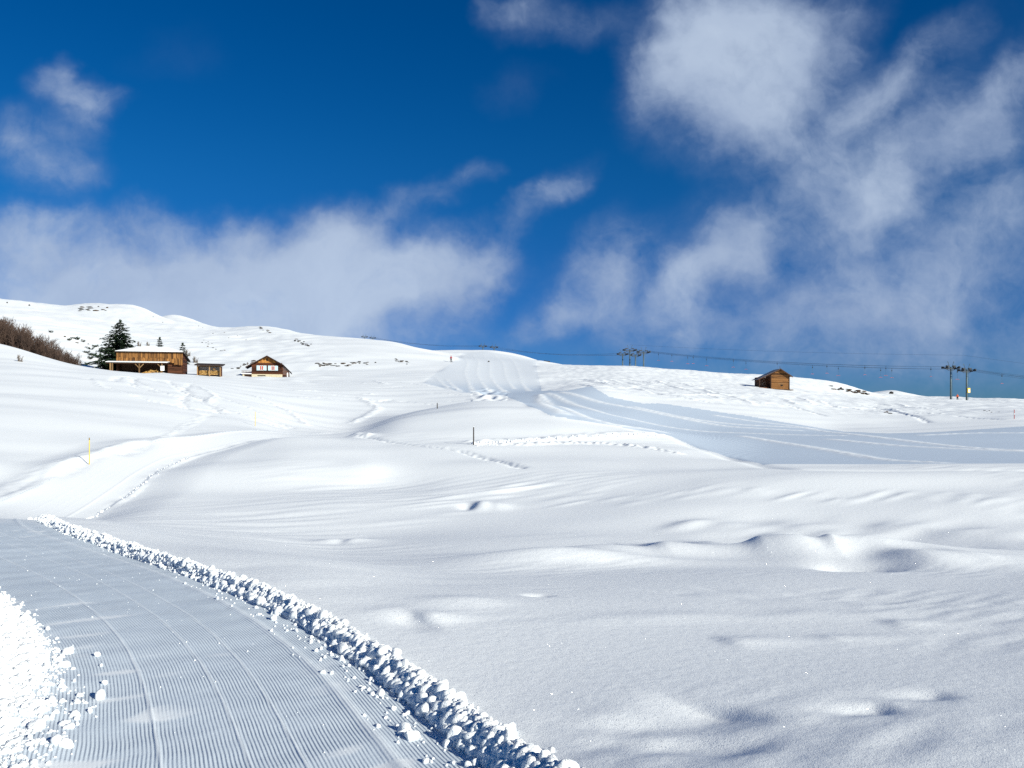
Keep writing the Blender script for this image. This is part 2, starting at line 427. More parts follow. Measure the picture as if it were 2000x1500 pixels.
# ------------------------------------------------------------------ the lie of the land
# each survey line: distance from the camera (m) and heights (m, eye level = 0) at bearings given as picture columns
LINES = [
    (0.3, [(-700, -2.0), (500, -1.9), (1000, -1.5), (2700, -1.3)]),
    (4.45, [(-700, -1.95), (400, -2.0), (900, -1.97), (1300, -1.86), (2700, -1.66)]),
    (7.0, [(-700, -1.95), (400, -2.02), (800, -2.06), (1300, -2.08), (2700, -2.0)]),
    (11.0, [(-700, -1.9), (0, -2.1), (500, -2.2), (900, -2.46), (1500, -2.5), (2700, -2.42)]),
    (15.0, [(-700, -2.0), (150, -2.2), (400, -2.60), (800, -2.98), (1400, -3.0), (2000, -2.92), (2700, -2.8)]),
    (21.0, [(-700, -2.7), (100, -2.97), (200, -2.98), (400, -3.15), (700, -3.5), (1000, -3.52), (1500, -3.48), (2000, -3.38), (2700, -3.2)]),
    (26.0, [(-700, -2.7), (0, -3.4), (150, -3.45), (300, -3.42), (500, -3.48), (700, -3.48), (1000, -3.42), (1500, -3.35), (2000, -3.25), (2700, -3.0)]),
    (34.0, [(-700, -1.0), (0, -2.3), (120, -2.55), (245, -2.62), (350, -2.7), (500, -2.82), (700, -2.85), (1000, -2.75), (1400, -2.66), (2000, -2.62), (2700, -2.5)]),
    (45.0, [(-700, 0.8), (0, -.6), (150, -1.0), (300, -1.5), (400, -1.75), (550, -1.65), (700, -1.9), (850, -2.0), (925, -2.05), (1100, -2.2), (1300, -2.45), (1500, -2.8), (1700, -2.8), (2000, -2.75), (2700, -2.6)]),
    (60.0, [(-700, 2.4), (0, 1.4), (150, .9), (300, .2), (400, -.5), (500, -1.1), (560, -1.7), (650, -1.85), (700, -1.7), (770, -.7), (850, -.2), (950, .1), (1060, 0), (1200, -.9), (1300, -1.6), (1400, -2.3), (1500, -2.6), (2000, -2.5), (2700, -2.3)]),
    (75.0, [(-700, 4.5), (0, 3.4), (150, 2.8), (300, 1.9), (400, 1.1), (500, 0), (600, -1.4), (690, -2.0), (770, -.72), (850, .24), (950, .8), (1050, .6), (1100, .2), (1200, -.9), (1300, -1.9), (1400, -2.3), (1550, -2.35), (1700, -2.3), (2000, -2.0), (2700, -1.6)]),
    (95.0, [(-700, 7), (0, 6.2), (150, 4.9), (230, 4.4), (300, 3.6), (400, 2.6), (500, 1.4), (600, .2), (700, -.4), (800, -.6), (950, -.3), (1000, .2), (1100, .4), (1200, .2), (1300, -.4), (1400, -.9), (1550, -1.6), (1650, -2.2), (1750, -2.2), (2000, -1.7), (2700, -1.2)]),
    (112.0, [(-700, 14), (0, 9.4), (100, 7.1), (150, 6.1), (230, 5.3), (300, 4.75), (400, 3.95), (500, 3.0), (600, 2.2), (700, 1.5), (800, 1.2), (900, 1.4), (985, 1.9), (1060, 2.4), (1150, 2.9), (1250, 1.9), (1350, 1.2), (1450, .5), (1550, -.2), (1650, -.7), (1750, -1.0), (1900, -.8), (2000, -.5), (2700, 0)]),
    (130.0, [(-700, 13.5), (0, 9.6), (100, 6.9), (150, 6.0), (230, 6.0), (300, 5.9), (400, 5.2), (500, 4.4), (600, 3.7), (700, 3.3), (800, 3.0), (900, 3.0), (985, 2.9), (1060, 3.1), (1150, 4.0), (1250, 3.2), (1350, 2.7), (1450, 2.1), (1550, 1.4), (1650, .6), (1750, .2), (1900, .25), (2000, .3), (2700, .6)]),
    (150.0, [(-700, 15), (0, 10.8), (100, 7.8), (150, 6.7), (230, 6.7), (300, 6.9), (400, 6.3), (450, 6.0), (540, 5.6), (600, 5.4), (700, 5.2), (830, 4.9), (900, 4.9), (1000, 4.6), (1060, 4.4), (1150, 4.9), (1300, 4.4), (1450, 3.7), (1550, 2.9), (1650, 2.0), (1750, 1.4), (1860, 1.3), (2000, 1.2), (2700, 1)]),
    (185.0, [(-700, 22), (0, 17), (100, 14.3), (150, 12.5), (230, 11), (300, 10.2), (400, 9.9), (500, 9.3), (600, 8.9), (700, 8.9), (830, 8.9), (900, 8.8), (1000, 8.3), (1100, 8.5), (1200, 8.4), (1300, 7.9), (1450, 6.5), (1550, 5.4), (1650, 3.4), (1750, 2.2), (1860, 1.6), (2000, 1.4), (2700, 1)]),
    (240.0, [(-700, 34), (0, 29), (100, 26.5), (200, 23), (300, 20.5), (400, 19.3), (500, 18.8), (600, 19), (740, 18), (800, 17), (860, 15.6), (900, 14.9), (1000, 14.2), (1060, 14), (1150, 13.8), (1230, 13.4), (1320, 11.9), (1480, 10.4), (1600, 8.8), (1650, 7.8), (1700, 5.5), (1760, 4.7), (1800, 4.4), (1870, 4.3), (1910, 3.2), (1960, 3.2), (2000, 2.8), (2700, 0)]),
    (320.0, [(-700, 45), (0, 40), (200, 35), (300, 31), (400, 29), (500, 28.5), (600, 28.8), (740, 27.9), (790, 26.2), (830, 23.8), (870, 20.7), (920, 21), (1000, 20.5), (1060, 19), (1150, 14), (1230, 12), (1400, 7), (1690, 5), (1712, 6.4), (1742, 8.9), (1775, 6.2), (1800, 4), (2000, 0), (2700, -4)]),
    (420.0, [(-700, 62), (0, 54), (120, 49), (200, 47), (300, 43.5), (400, 42.5), (510, 43.8), (620, 38.5), (740, 32), (830, 28.8), (860, 30.8), (950, 30.8), (1010, 28.3), (1060, 24), (1200, 10), (1500, 2), (2000, -6), (2700, -14)]),
    (650.0, [(-700, 82), (0, 86.9), (40, 85.8), (80, 83.2), (130, 81.2), (150, 82.8), (190, 84.6), (215, 83.6), (262, 83.4), (290, 79), (330, 71), (400, 66), (450, 64), (510, 62), (620, 45), (740, 30), (900, 25), (1100, 10), (2000, -30), (2700, -40)]),
    (1000.0, [(-700, 60), (0, 80), (250, 80), (310, 106), (345, 115.5), (385, 107), (420, 95), (600, 60), (900, 20), (2000, -60), (2700, -60)]),
    (2600.0, [(-700, -150), (2700, -150)]),
]
LD = np.array([l[0] for l in LINES])
GU = np.linspace(-1.1, 1.1, 561)
GS = np.linspace(math.log(0.3), math.log(2600), 800)
_px = 1000 + F_PX * GU
LZ = np.array([pchip([p for p, _ in l[1]], [z for _, z in l[1]], _px) for l in LINES])
G = np.empty((len(GS), len(GU)))
_dd = np.exp(GS)
for j in range(len(GU)):
    G[:, j] = pchip(LD, LZ[:, j], _dd)

def blur_axis(a, sig, axis):
    k = int(3 * sig) + 1
    w = np.exp(-.5 * (np.arange(-k, k + 1) / sig) ** 2); w /= w.sum()
    pad = [(0, 0), (0, 0)]; pad[axis] = (k, k)
    p = np.pad(a, pad, mode='edge')
    o = np.zeros_like(a)
    n = a.shape[axis]
    for i, wi in enumerate(w):
        o += wi * (p[i:i + n] if axis == 0 else p[:, i:i + n])
    return o
G = blur_axis(blur_axis(G, 3.2, 0), 3.5, 1)

def interp2(A, S, U, s, u):
    """bicubic (Catmull-Rom) lookup on a regular grid"""
    fs = np.clip((s - S[0]) / (S[1] - S[0]), 0, len(S) - 1.001)
    fu = np.clip((u - U[0]) / (U[1] - U[0]), 0, len(U) - 1.001)
    i = fs.astype(int); j = fu.astype(int)
    a, b = fs - i, fu - j
    def cr(t): return (-.5 * t + t * t - .5 * t ** 3, 1 - 2.5 * t * t + 1.5 * t ** 3, .5 * t + 2 * t * t - 1.5 * t ** 3, -.5 * t * t + .5 * t ** 3)
    ca, cb = cr(a), cr(b)
    o = 0
    for k in range(4):
        ii = np.clip(i + k - 1, 0, len(S) - 1)
        row = 0
        for q in range(4):
            row = row + cb[q] * A[ii, np.clip(j + q - 1, 0, len(U) - 1)]
        o = o + ca[k] * row
    return o

# mesh sampling: columns are bearings, rows distances
UC = np.concatenate([np.linspace(-1.1, -.702, 50), np.linspace(-.7, .7, 1050), np.linspace(.702, 1.1, 50)])
DC = np.exp(np.concatenate([np.linspace(math.log(.3), math.log(2.4), 14)[:-1],
                            np.arange(math.log(2.4), math.log(60), .0062),
                            np.arange(math.log(60), math.log(440), .0068),
                            np.linspace(math.log(443), math.log(2590), 110)]))
NR, NC = len(DC), len(UC)
DD, UU = np.meshgrid(DC, UC, indexing='ij')
XX, YY = UU * DD, DD
Z0 = interp2(G, GS, GU, np.log(DD), UU)
PXX = 1000 + F_PX * UU
def pad(px, d, z, rad):
    """level the land where a building or mast stands"""
    x = (px - 1000) / F_PX * d
    w = np.exp(-.5 * ((XX - x) ** 2 + (YY - d) ** 2) / rad ** 2)
    return Z0 * (1 - w) + z * w
Z0 = pad(530, 167, (800 - 739) / F_PX * 167, 6.0)
Z0 = pad(1870, 216, (800 - 784.5) / F_PX * 216, 11.0)

def hit(px, py, dmin=3.0, Z=None):
    """first place where the line of sight through a picture point meets the land"""
    Z = Z0 if Z is None else Z
    u = (px - 1000) / F_PX; e = (Y_H - py) / F_PX
    j = int(np.clip(np.searchsorted(UC, u) - 1, 0, NC - 2)); t = (u - UC[j]) / (UC[j + 1] - UC[j])
    col = (Z[:, j] * (1 - t) + Z[:, j + 1] * t) / DC
    ok = np.where((col >= e) & (DC >= dmin))[0]
    if len(ok) == 0:
        k = int(np.argmax(np.where(DC >= dmin, col, -9)))
        return np.array([u * DC[k], DC[k], col[k] * DC[k]])
    k = ok[0]
    if k == 0 or DC[k - 1] < dmin: d = DC[k]
    else: d = DC[k - 1] + (DC[k] - DC[k - 1]) * (e - col[k - 1]) / (col[k] - col[k - 1] + 1e-12)
    return np.array([u * d, d, e * d])

# ---- the groomed path
PC = np.array([(-.2, 1.0), (-.92, 3.0), (-1.6, 4.45), (-2.28, 5.9), (-3.15, 7.3), (-4.85, 9.3), (-7.05, 11.6), (-9.5, 14.0), (-13.0, 19.5), (-15.55, 26), (-16.4, 31), (-17.25, 35), (-17.6, 39.5), (-16.7, 43.5), (-15.2, 50), (-13.4, 58), (-11.8, 66)])
PW = np.array([1.34, 1.34, 1.30, 1.20, 1.13, 1.1, 1.15, 1.2, 1.35, 1.5, 1.55, 1.55, 1.5, 1.4, 1.2, 1.0, 1.0])
def smooth_poly(P, W, n=260):
    c = np.concatenate([[0], np.cumsum(np.hypot(*np.diff(P, axis=0).T))])
    t = np.linspace(0, c[-1], n)
    q = np.stack([pchip(c, P[:, 0], t), pchip(c, P[:, 1], t)], 1)
    for _ in range(14):
        q[1:-1] = .25 * q[:-2] + .5 * q[1:-1] + .25 * q[2:]
    return q, np.interp(t, c, W), t
PQ, PQW, PQT = smooth_poly(PC, PW)
def path_coords(x, y):
    """signed distance to the right of the path's middle line, half width there, distance along"""
    best = np.full(x.shape, 1e9); lat = np.full(x.shape, 1e3); wid = np.ones(x.shape); alo = np.zeros(x.shape)
    for k in range(len(PQ) - 1):
        ax, ay = PQ[k]; bx, by = PQ[k + 1]
        tx, ty = bx - ax, by - ay
        l2 = tx * tx + ty * ty; ln = math.sqrt(l2)
        t = np.clip(((x - ax) * tx + (y - ay) * ty) / l2, 0, 1)
        dx, dy = x - (ax + t * tx), y - (ay + t * ty)
        d2 = dx * dx + dy * dy
        m = d2 < best
        best = np.where(m, d2, best)
        sgn = np.sign((x - ax) * ty - (y - ay) * tx)
        lat = np.where(m, sgn * np.sqrt(d2), lat)
        wid = np.where(m, PQW[k] + t * (PQW[k + 1] - PQW[k]), wid)
        alo = np.where(m, PQT[k] + t * ln, alo)
    return lat, wid, alo
LOOSE = np.zeros(DD.shape)
LAT = np.full(DD.shape, 1e3); WID = np.ones(DD.shape); ALO = np.zeros(DD.shape)
_r1 = int(np.searchsorted(DC, 66))
_c0, _c1 = 0, NC
LAT[:_r1, _c0:_c1], WID[:_r1, _c0:_c1], ALO[:_r1, _c0:_c1] = path_coords(XX[:_r1, _c0:_c1], YY[:_r1, _c0:_c1])
inpath = (np.abs(LAT) < WID) & (DD < 64)
edge = np.abs(LAT) - WID                           # >0 outside
nearp = 1 - sstep(0, .5, edge)                     # keeps natural bumps off the path

# ---- natural relief
Z = Z0.copy()
def wind(x, y, ang, lx, ly):
    c, s = math.cos(ang), math.sin(ang)
    return (x * c + y * s) / lx, (-x * s + y * c) / ly
calm = 1 - nearp
# metre-scale drifts, drawn out by the wind
a, b = wind(XX, YY, R(22), 5.5, 3.4); Z += .042 * perlin(a, b, 11) * calm * sstep(3, 9, DD) * (1 - sstep(30, 70, DD))
a, b = wind(XX, YY, R(40), 1.7, .8); Z += .016 * perlin(a, b, 12) * calm * (1 - sstep(14, 40, DD)) * sstep(-.3, .5, perlin(XX / 6, YY / 5, 31))
a, b = wind(XX, YY, R(38), .75, .22); Z += .0085 * perlin(a, b, 13) * calm * (1 - sstep(9, 24, DD)) * sstep(-.1, .5, perlin(XX / 3.2, YY / 2.4, 32))
a, b = wind(XX, YY, R(15), 11, 5); Z += .14 * perlin(a, b, 14) * calm * sstep(10, 26, DD) * (1 - sstep(150, 260, DD))
a, b = wind(XX, YY, R(32), 2.2, .5); Z += .022 * perlin(a, b, 15) * calm * sstep(9, 16, DD) * (1 - sstep(40, 70, DD)) * sstep(0, .5, perlin(XX / 14, YY / 9, 33))
a, b = wind(XX, YY, R(10), 46, 30); Z += 1.0 * perlin(a, b, 16) * sstep(110, 260, DD)
a, b = wind(XX, YY, R(-20), 16, 11); Z += .28 * perlin(a, b, 17) * sstep(90, 190, DD)
# wind-worn, skied-over hillside on the upper right
rough_r = sstep(1040, 1120, PXX) * sstep(104, 125, DD) * (1 - sstep(260, 300, DD))
Z += (.09 * perlin(XX / 3.3, YY / 4.2, 18) + .07 * perlin(XX / 1.4, YY / 2.2, 19)) * rough_r
rough_l = (1 - sstep(560, 700, PXX)) * sstep(120, 150, DD)
Z += .24 * perlin(XX / 5, YY / 7, 20) * rough_l
# the far left hills: gullies
Z += 3.0 * perlin(XX / 60 + YY / 160, YY / 90, 21) * (1 - sstep(500, 700, PXX)) * sstep(260, 420, DD)

# ---- single drifts and hollows: picture point, reach left / right / near-far (m), height (m), tilt
def drift(px, py, sl, sr, sd, h, tilt=0.0):
    p = hit(px, py)
    k = p[1] / 11.0 if 1030 < py < 1150 and px > 900 else 1.0       # the drift row's sizes are given for 11 m
    sl, sr, sd, h = sl * k, sr * k, sd * k, h * k
    m = np.abs(DD - p[1]) < 6 * sd + .5
    r = np.where(m.any(axis=1))[0]
    if len(r) == 0: return
    r0, r1 = r[0], r[-1] + 1
    x, y = XX[r0:r1] - p[0], YY[r0:r1] - p[1]
    c, s = math.cos(R(tilt)), math.sin(R(tilt))
    a, b = x * c + y * s, -x * s + y * c
    sig = np.where(a < 0, sl, sr)
    Z[r0:r1] += h * np.exp(-.5 * (a / sig) ** 2 - .5 * (b / sd) ** 2) * calm[r0:r1]
DRIFTS = [
    (1290, 1092, .16, .40, .55, .13), (1395, 1085, .30, .34, .6, .14), (1478, 1092, .13, .55, .55, .10, -8), (1560, 1100, .4, .35, .6, .14),
    (1622, 1096, .12, .55, .5, .11, -10), (1700, 1092, .35, .6, .5, .12), (1655, 1120, .24, .42, .30, -.15, -12), (1800, 1110, .35, .5, .5, .19), (1900, 1105, .3, .7, .6, .10),
    (1180, 1100, .6, .5, .6, .10), (1080, 1110, .6, .7, .5, .10), (960, 1118, .7, .8, .5, .09), (1225, 1086, .12, .3, .35, .06),
    (1395, 1400, .25, .07, .24, -.07, 40), (1710, 1398, .22, .07, .08, -.042), (1380, 1465, .5, .22, .12, -.055, -18), (1270, 1430, .35, .18, .10, -.04, -15),
    (1820, 1372, .2, .08, .08, -.03),
    (830, 1232, .09, .26, .16, .05, 25), (818, 1236, .14, .06, .2, -.05, 30), (1050, 1183, .10, .10, .08, -.05), (780, 1220, .35, .25, .2, .03, 20), (900, 1200, .4, .3, .25, .05, 15),
    (1440, 1272, .09, .4, .15, .03, 10), (1630, 1262, .1, .4, .13, .02, 8), (1760, 1230, .1, .3, .15, .03),
    # the bowl in the middle of the field and the slopes round it
    (750, 930, 1.6, 1.6, 1.8, -.16, -20), (850, 950, 3, 4, 2.0, -.22, -10), (620, 975, 3, 3, 2.2, .10), (660, 1010, 3, 3, 2.0, .03), (560, 900, 3, 3, 4, .10), (715, 918, .8, .6, 1.2, .10, 20),
    (940, 992, .25, .30, .5, .16), (915, 994, .2, .2, .4, -.12), (975, 993, .2, .3, .5, .08), (650, 1062, .3, .3, .4, .08), (690, 1063, .25, .5, .4, .09), (668, 1064, .15, .15, .3, -.07),
    (900, 1012, 2.5, 3, 1.8, .03), (1100, 1030, 2.5, 2.5, 1.2, .07), (1000, 1070, 1.6, 2, .8, .07), (1480, 1098, 2.8, 2.6, .42, .14), (1100, 1112, 1.4, 1.6, .35, .11),
    (1300, 1000, 2.5, 3, 1.4, .12), (1700, 1010, 3, 3, 1.4, .12), (1900, 985, 2, 3, 1.6, .14), (1500, 960, 4, 5, 2, .14),
]
for a in DRIFTS: drift(*a)
# wind-scooped ripples running up to the right out of the bowl
def ripples(px0, py0, px1, py1, n, length, ang, h):
    for k in range(n):
        t = (k + rng.uniform(-.3, .3)) / max(1, n - 1)
        drift(px0 + (px1 - px0) * t, py0 + (py1 - py0) * t + rng.normal(0, 7), length * rng.uniform(.5, 1.3), length * rng.uniform(.5, 1.3), .12 + .12 * rng.random(), h * rng.uniform(.5, 1.2), ang)
ripples(860, 985, 1010, 945, 12, .9, 35, .05)
ripples(1100, 975, 1980, 985, 34, .6, 42, .030)
ripples(700, 1030, 900, 1015, 9, .7, 28, .012)
ripples(1330, 1040, 1990, 1050, 24, .4, 40, .035)
ripples(1150, 1235, 1750, 1212, 14, .3, 25, .010)
ripples(1280, 1170, 1960, 1195, 22, .16, 25, -.008)

# the groomer has planed the piste
PYY = Y_H - F_PX * Z0 / DD
PISTE = [(905, 689), (950, 686), (1045, 703), (1052, 735), (1058, 763), (1109, 763), (1155, 754), (1190, 775), (1257, 788), (1293, 788), (1430, 809), (1555, 828), (1650, 843), (1734, 847), (1848, 842), (2000, 833), (2700, 818),
         (2700, 914), (2000, 917), (1536, 918), (1422, 893), (1365, 876), (1308, 851), (1240, 838), (1075, 810), (1034, 793), (985, 772), (900, 767), (826, 748), (862, 722), (895, 700)]
def in_poly(x, y, poly):
    c = np.zeros(x.shape, bool)
    n = len(poly)
    for k in range(n):
        x1, y1 = poly[k]; x2, y2 = poly[(k + 1) % n]
        if y1 == y2: continue
        cond = ((y1 > y) != (y2 > y)) & (x < (x2 - x1) * (y - y1) / (y2 - y1) + x1)
        c ^= cond
    return c
pm = (in_poly(PXX, PYY, PISTE) & (DD > 39) & (DD < 430)).astype(float)
pm = blur_axis(blur_axis(pm, 1.6, 0), 2.2, 1)
Z = Z0 + (Z - Z0) * (1 - .92 * pm)
# ---- path cross-section: groomed floor, raised untouched snow beside it, ploughed-up berms
lift = .13 * (1 - sstep(18, 24, DD) * (LAT < 0)) * sstep(0, .22, edge) * (1 - sstep(.8, 5, edge) * .35) * (1 - sstep(12, 20, DD) * .4)
Z += lift * (1 - sstep(40, 62, DD)) * np.interp(DD, [4, 9], [.30, 1])
lump = .9 + .25 * perlin(XX / .5, YY / .5, 41)
right_b = np.exp(-.5 * ((LAT - WID - np.interp(DD, [4, 9], [.11, .08])) / np.interp(DD, [4, 8, 14], [.06, .045, .045])) ** 2)
Z += right_b * lump * np.interp(DD, [4, 9], [.035, .07]) * (1 - sstep(11, 17, DD)) * (LAT > 0)
Z += np.exp(-.5 * ((LAT - WID - .12) / .25) ** 2) * (.03 + .04 * perlin(XX / .9, YY / .9, 45)) * sstep(22, 26, DD) * (1 - sstep(46, 54, DD)) * (LAT > 0)
Z += np.exp(-.5 * ((LAT + WID + .15) / .22) ** 2) * .05 * sstep(20, 25, DD) * (LAT < 0)
lw = np.interp(DD, [3, 4.6, 5.6, 6.6, 8, 10, 12], [.40, .34, .26, .18, .10, .08, .05])
lh = np.interp(DD, [3, 4.6, 6.2, 8, 10, 12, 14], [.07, .11, .12, .10, .09, .07, .0])
Z += np.exp(-.5 * ((LAT + WID + .12) / np.maximum(lw, .05)) ** 2) * lh * (.8 + .45 * perlin(XX / .4, YY / .4, 43)) * (LAT < 0) * (DD < 14)
# seams between the groomer's passes and a smooth strip by the right berm
for lt, h, w in ((-.35, .008, .009), (.10, .006, .007), (.38, .006, .007), (.84, .014, .03)):
    _s = np.where(inpath, np.exp(-.5 * ((LAT - lt - .05 * np.sin(ALO * .7)) / w) ** 2), 0)
    Z += h * _s; LOOSE = np.maximum(LOOSE, .38 * _s)
# the stretch beyond the dip lies banked towards the sun and is worn smooth
tiltw = sstep(19, 25, DD) * (1 - sstep(46, 56, DD)) * (1 - sstep(-.3, 2.6, edge))
Z += -.15 * np.clip(LAT, -1.9, 2.0) * tiltw
LOOSE = np.maximum(LOOSE, np.where(inpath, sstep(14.2, 18.0, DD + .5 * perlin(XX / .8, YY / .8, 52)), 0))  # paler colour here paints in the sunlit brightness of the far stretch
LOOSE = np.maximum(LOOSE, .74 * sstep(125, 165, DD))
# crumbled bars lying across the comb marks
LOOSE = np.maximum(LOOSE, np.where(inpath, .75 * sstep(.30, .62, perlin(LAT / .55, ALO / .22, 48)) * sstep(.0, .4, perlin(LAT / 1.3, ALO / 1.6, 49)), 0))
Z += (1 - sstep(14, 20, DD)) * np.where(inpath, .006 * perlin(LAT / .8, ALO / .35, 46) + .012 * perlin(LAT / 1.5, ALO / 2.2, 47), 0)

# ---- ski tracks, piste seams, trails: polylines through picture points, pressed in or ridged up
def trail(pts, w, h, dmin=20, jag=0.0, fresh=0.0):
    P = np.array([hit(px, py, dmin) for px, py in pts])
    n = 14
    pts2 = []
    for k in range(len(P) - 1):
        for t in np.linspace(0, 1, n, endpoint=False): pts2.append(P[k] * (1 - t) + P[k + 1] * t)
    pts2.append(P[-1]); Q = np.array(pts2)[:, :2]
    for _ in range(10): Q[1:-1] = .25 * Q[:-2] + .5 * Q[1:-1] + .25 * Q[2:]
    r0 = max(0, np.searchsorted(DC, Q[:, 1].min() - 4 * w) - 1); r1 = min(NR, np.searchsorted(DC, Q[:, 1].max() + 4 * w) + 1)
    us = Q[:, 0] / Q[:, 1]
    c0 = max(0, np.searchsorted(UC, us.min() - 5 * w / Q[:, 1].min()) - 1); c1 = min(NC, np.searchsorted(UC, us.max() + 5 * w / Q[:, 1].min()) + 1)
    x, y = XX[r0:r1, c0:c1], YY[r0:r1, c0:c1]
    d2 = np.full(x.shape, 1e9)
    for k in range(len(Q) - 1):
        ax, ay = Q[k]; tx, ty = Q[k + 1] - Q[k]; l2 = tx * tx + ty * ty + 1e-9
        t = np.clip(((x - ax) * tx + (y - ay) * ty) / l2, 0, 1)
        d2 = np.minimum(d2, (x - ax - t * tx) ** 2 + (y - ay - t * ty) ** 2)
    prof = np.exp(-.5 * d2 / (w * w))
    if jag: prof = prof * (1 + jag * perlin(x / (1.4 * w), y / (1.4 * w), 51))
    Z[r0:r1, c0:c1] += h * prof
    if fresh: LOOSE[r0:r1, c0:c1] = np.maximum(LOOSE[r0:r1, c0:c1], np.clip(fresh * prof, 0, 1))
# seams on the piste
SEAMS = [
    [(1053, 772), (1075, 790), (1130, 812), (1200, 830), (1290, 843)],
    [(1068, 768), (1120, 790), (1180, 808), (1260, 825), (1330, 838), (1450, 846), (1640, 851)],
    [(1095, 766), (1170, 786), (1250, 800), (1330, 817), (1430, 834), (1560, 841)],
    [(1240, 795), (1300, 808), (1360, 820), (1450, 830), (1600, 838)],
    [(1400, 812), (1480, 824), (1560, 833), (1650, 847), (1780, 863), (1900, 876), (2060, 884)],
    [(1450, 852), (1560, 870), (1640, 884), (1740, 902), (1830, 914)],
    [(1620, 858), (1740, 870), (1880, 878), (2060, 885)],
    [(1800, 850), (1900, 846), (2060, 846)],
    [(905, 693), (915, 708), (908, 728), (918, 752), (925, 766)],
    [(925, 692), (936, 706), (932, 730), (945, 752), (962, 767)],
    [(945, 692), (958, 708), (957, 735), (975, 757), (990, 767)],
    [(968, 694), (985, 712), (988, 735), (1005, 760)],
    [(995, 698), (1012, 722), (1020, 748), (1035, 764)],
    [(850, 735), (868, 752), (882, 764)], [(872, 740), (888, 756), (900, 765)],
]
for k_, s_ in enumerate(SEAMS): trail(s_, .40, .055 if k_ < 8 else .022, 40, .5, .9)
trail([(1053, 772), (1062, 792), (1100, 808)], .5, .1, 40, .3, .9)
# edges of the piste
trail([(1240, 840), (1308, 853), (1365, 878), (1422, 895), (1536, 920), (1700, 921), (2060, 919)], .35, -.08, 30)
# footprints, ski tracks
trail([(925, 868), (1000, 862), (1080, 857), (1160, 853), (1240, 849), (1290, 851)], .45, .13, 30, .8)
trail([(930, 872), (1020, 874), (1120, 866), (1200, 868), (1320, 888)], .25, .10, 30, 1.3)
trail([(703, 856), (760, 864), (830, 876), (900, 884), (950, 896), (1015, 914)], .22, -.12, 30, .5)
trail([(700, 853), (712, 855)], .5, .25, 30, .5)
trail([(690, 826), (720, 810), (740, 798), (720, 786), (705, 778)], .4, .14, 50, .6)
trail([(405, 812), (360, 832), (310, 858), (270, 879), (240, 890)], .35, -.09, 30, .4)
trail([(398, 814), (352, 836), (300, 862)], .3, .10, 30, .4)
trail([(0, 962), (60, 938), (120, 916), (170, 893), (240, 882)], .4, .05, 28, .6)
trail([(0, 985), (70, 955), (140, 925), (185, 900)], .3, -.06, 28, .4)
TRACKS = [
    [(170, 738), (185, 745), (215, 758), (290, 782), (360, 796), (420, 806)], [(250, 738), (290, 755), (330, 770), (400, 790), (480, 812), (560, 836)],
    [(345, 752), (372, 765), (352, 782), (365, 800)], [(372, 750), (352, 765), (385, 775), (405, 790), (430, 808)], [(390, 756), (425, 775), (400, 788), (440, 806)],
    [(215, 745), (235, 736), (265, 738), (255, 752), (300, 765)], [(300, 742), (340, 755), (380, 760)], [(420, 770), (470, 790), (520, 812), (570, 836)],
    [(440, 800), (500, 822), (560, 838)], [(480, 770), (560, 800), (600, 830)], [(180, 740), (200, 756), (260, 772)], [(330, 745), (350, 762), (420, 792), (500, 815)],
]
for t_ in TRACKS: trail(t_, .28, rng.choice([-.11, -.09, .11]), 40, .8)
for k in range(34):            # skiers' lines on the upper right slope
    px = rng.uniform(1110, 1900); py = np.interp(px, [1110, 1300, 1600, 1900], [735, 752, 790, 800]) + rng.uniform(-8, 16)
    trail([(px, py), (px + rng.uniform(15, 45), py + rng.uniform(3, 9)), (px + rng.uniform(60, 130), py + rng.uniform(6, 22))], .35, rng.choice([-.12, .13]), 100, .6)
for k in range(16):
    px = rng.uniform(560, 900); py = rng.uniform(740, 785)
    trail([(px, py), (px + rng.uniform(20, 60), py + rng.uniform(-4, 8))], .4, rng.choice([-.08, .1]), 70, .8)
# churned snow by the piste's bend
m = (PXX > 920) & (PXX < 990) & (DD > 100) & (DD < 135)
Z += np.where(m, .45 * perlin(XX / 1.6, YY / 2.5, 61) * np.exp(-.5 * ((PXX - 955) / 22) ** 2), 0)

def ground(px, d):
    """a point on the snow at a bearing (picture column) and distance"""
    u = (px - 1000) / F_PX
    j = int(np.clip(np.searchsorted(UC, u) - 1, 0, NC - 2)); t = (u - UC[j]) / (UC[j + 1] - UC[j])
    i = int(np.clip(np.searchsorted(DC, d) - 1, 0, NR - 2)); q = (d - DC[i]) / (DC[i + 1] - DC[i])
    z = (Z[i, j] * (1 - t) + Z[i, j + 1] * t) * (1 - q) + (Z[i + 1, j] * (1 - t) + Z[i + 1, j + 1] * t) * q
    return np.array([u * d, d, z])
def gz(x, y):
    return ground(1000 + F_PX * x / y, y)[2]

# ---- piste area (picture outline dropped onto the land)
fu = lambda A: .25 * (A[:-1, :-1] + A[1:, :-1] + A[:-1, 1:] + A[1:, 1:])
cpx, cpy, cd = fu(PXX), fu(PYY), fu(DD)
face_piste = in_poly(cpx, cpy, PISTE) & (cd > 39) & (cd < 430)
face_path = (np.abs(fu(LAT)) < fu(WID)) & (cd < 62) & (cd > 1.0)

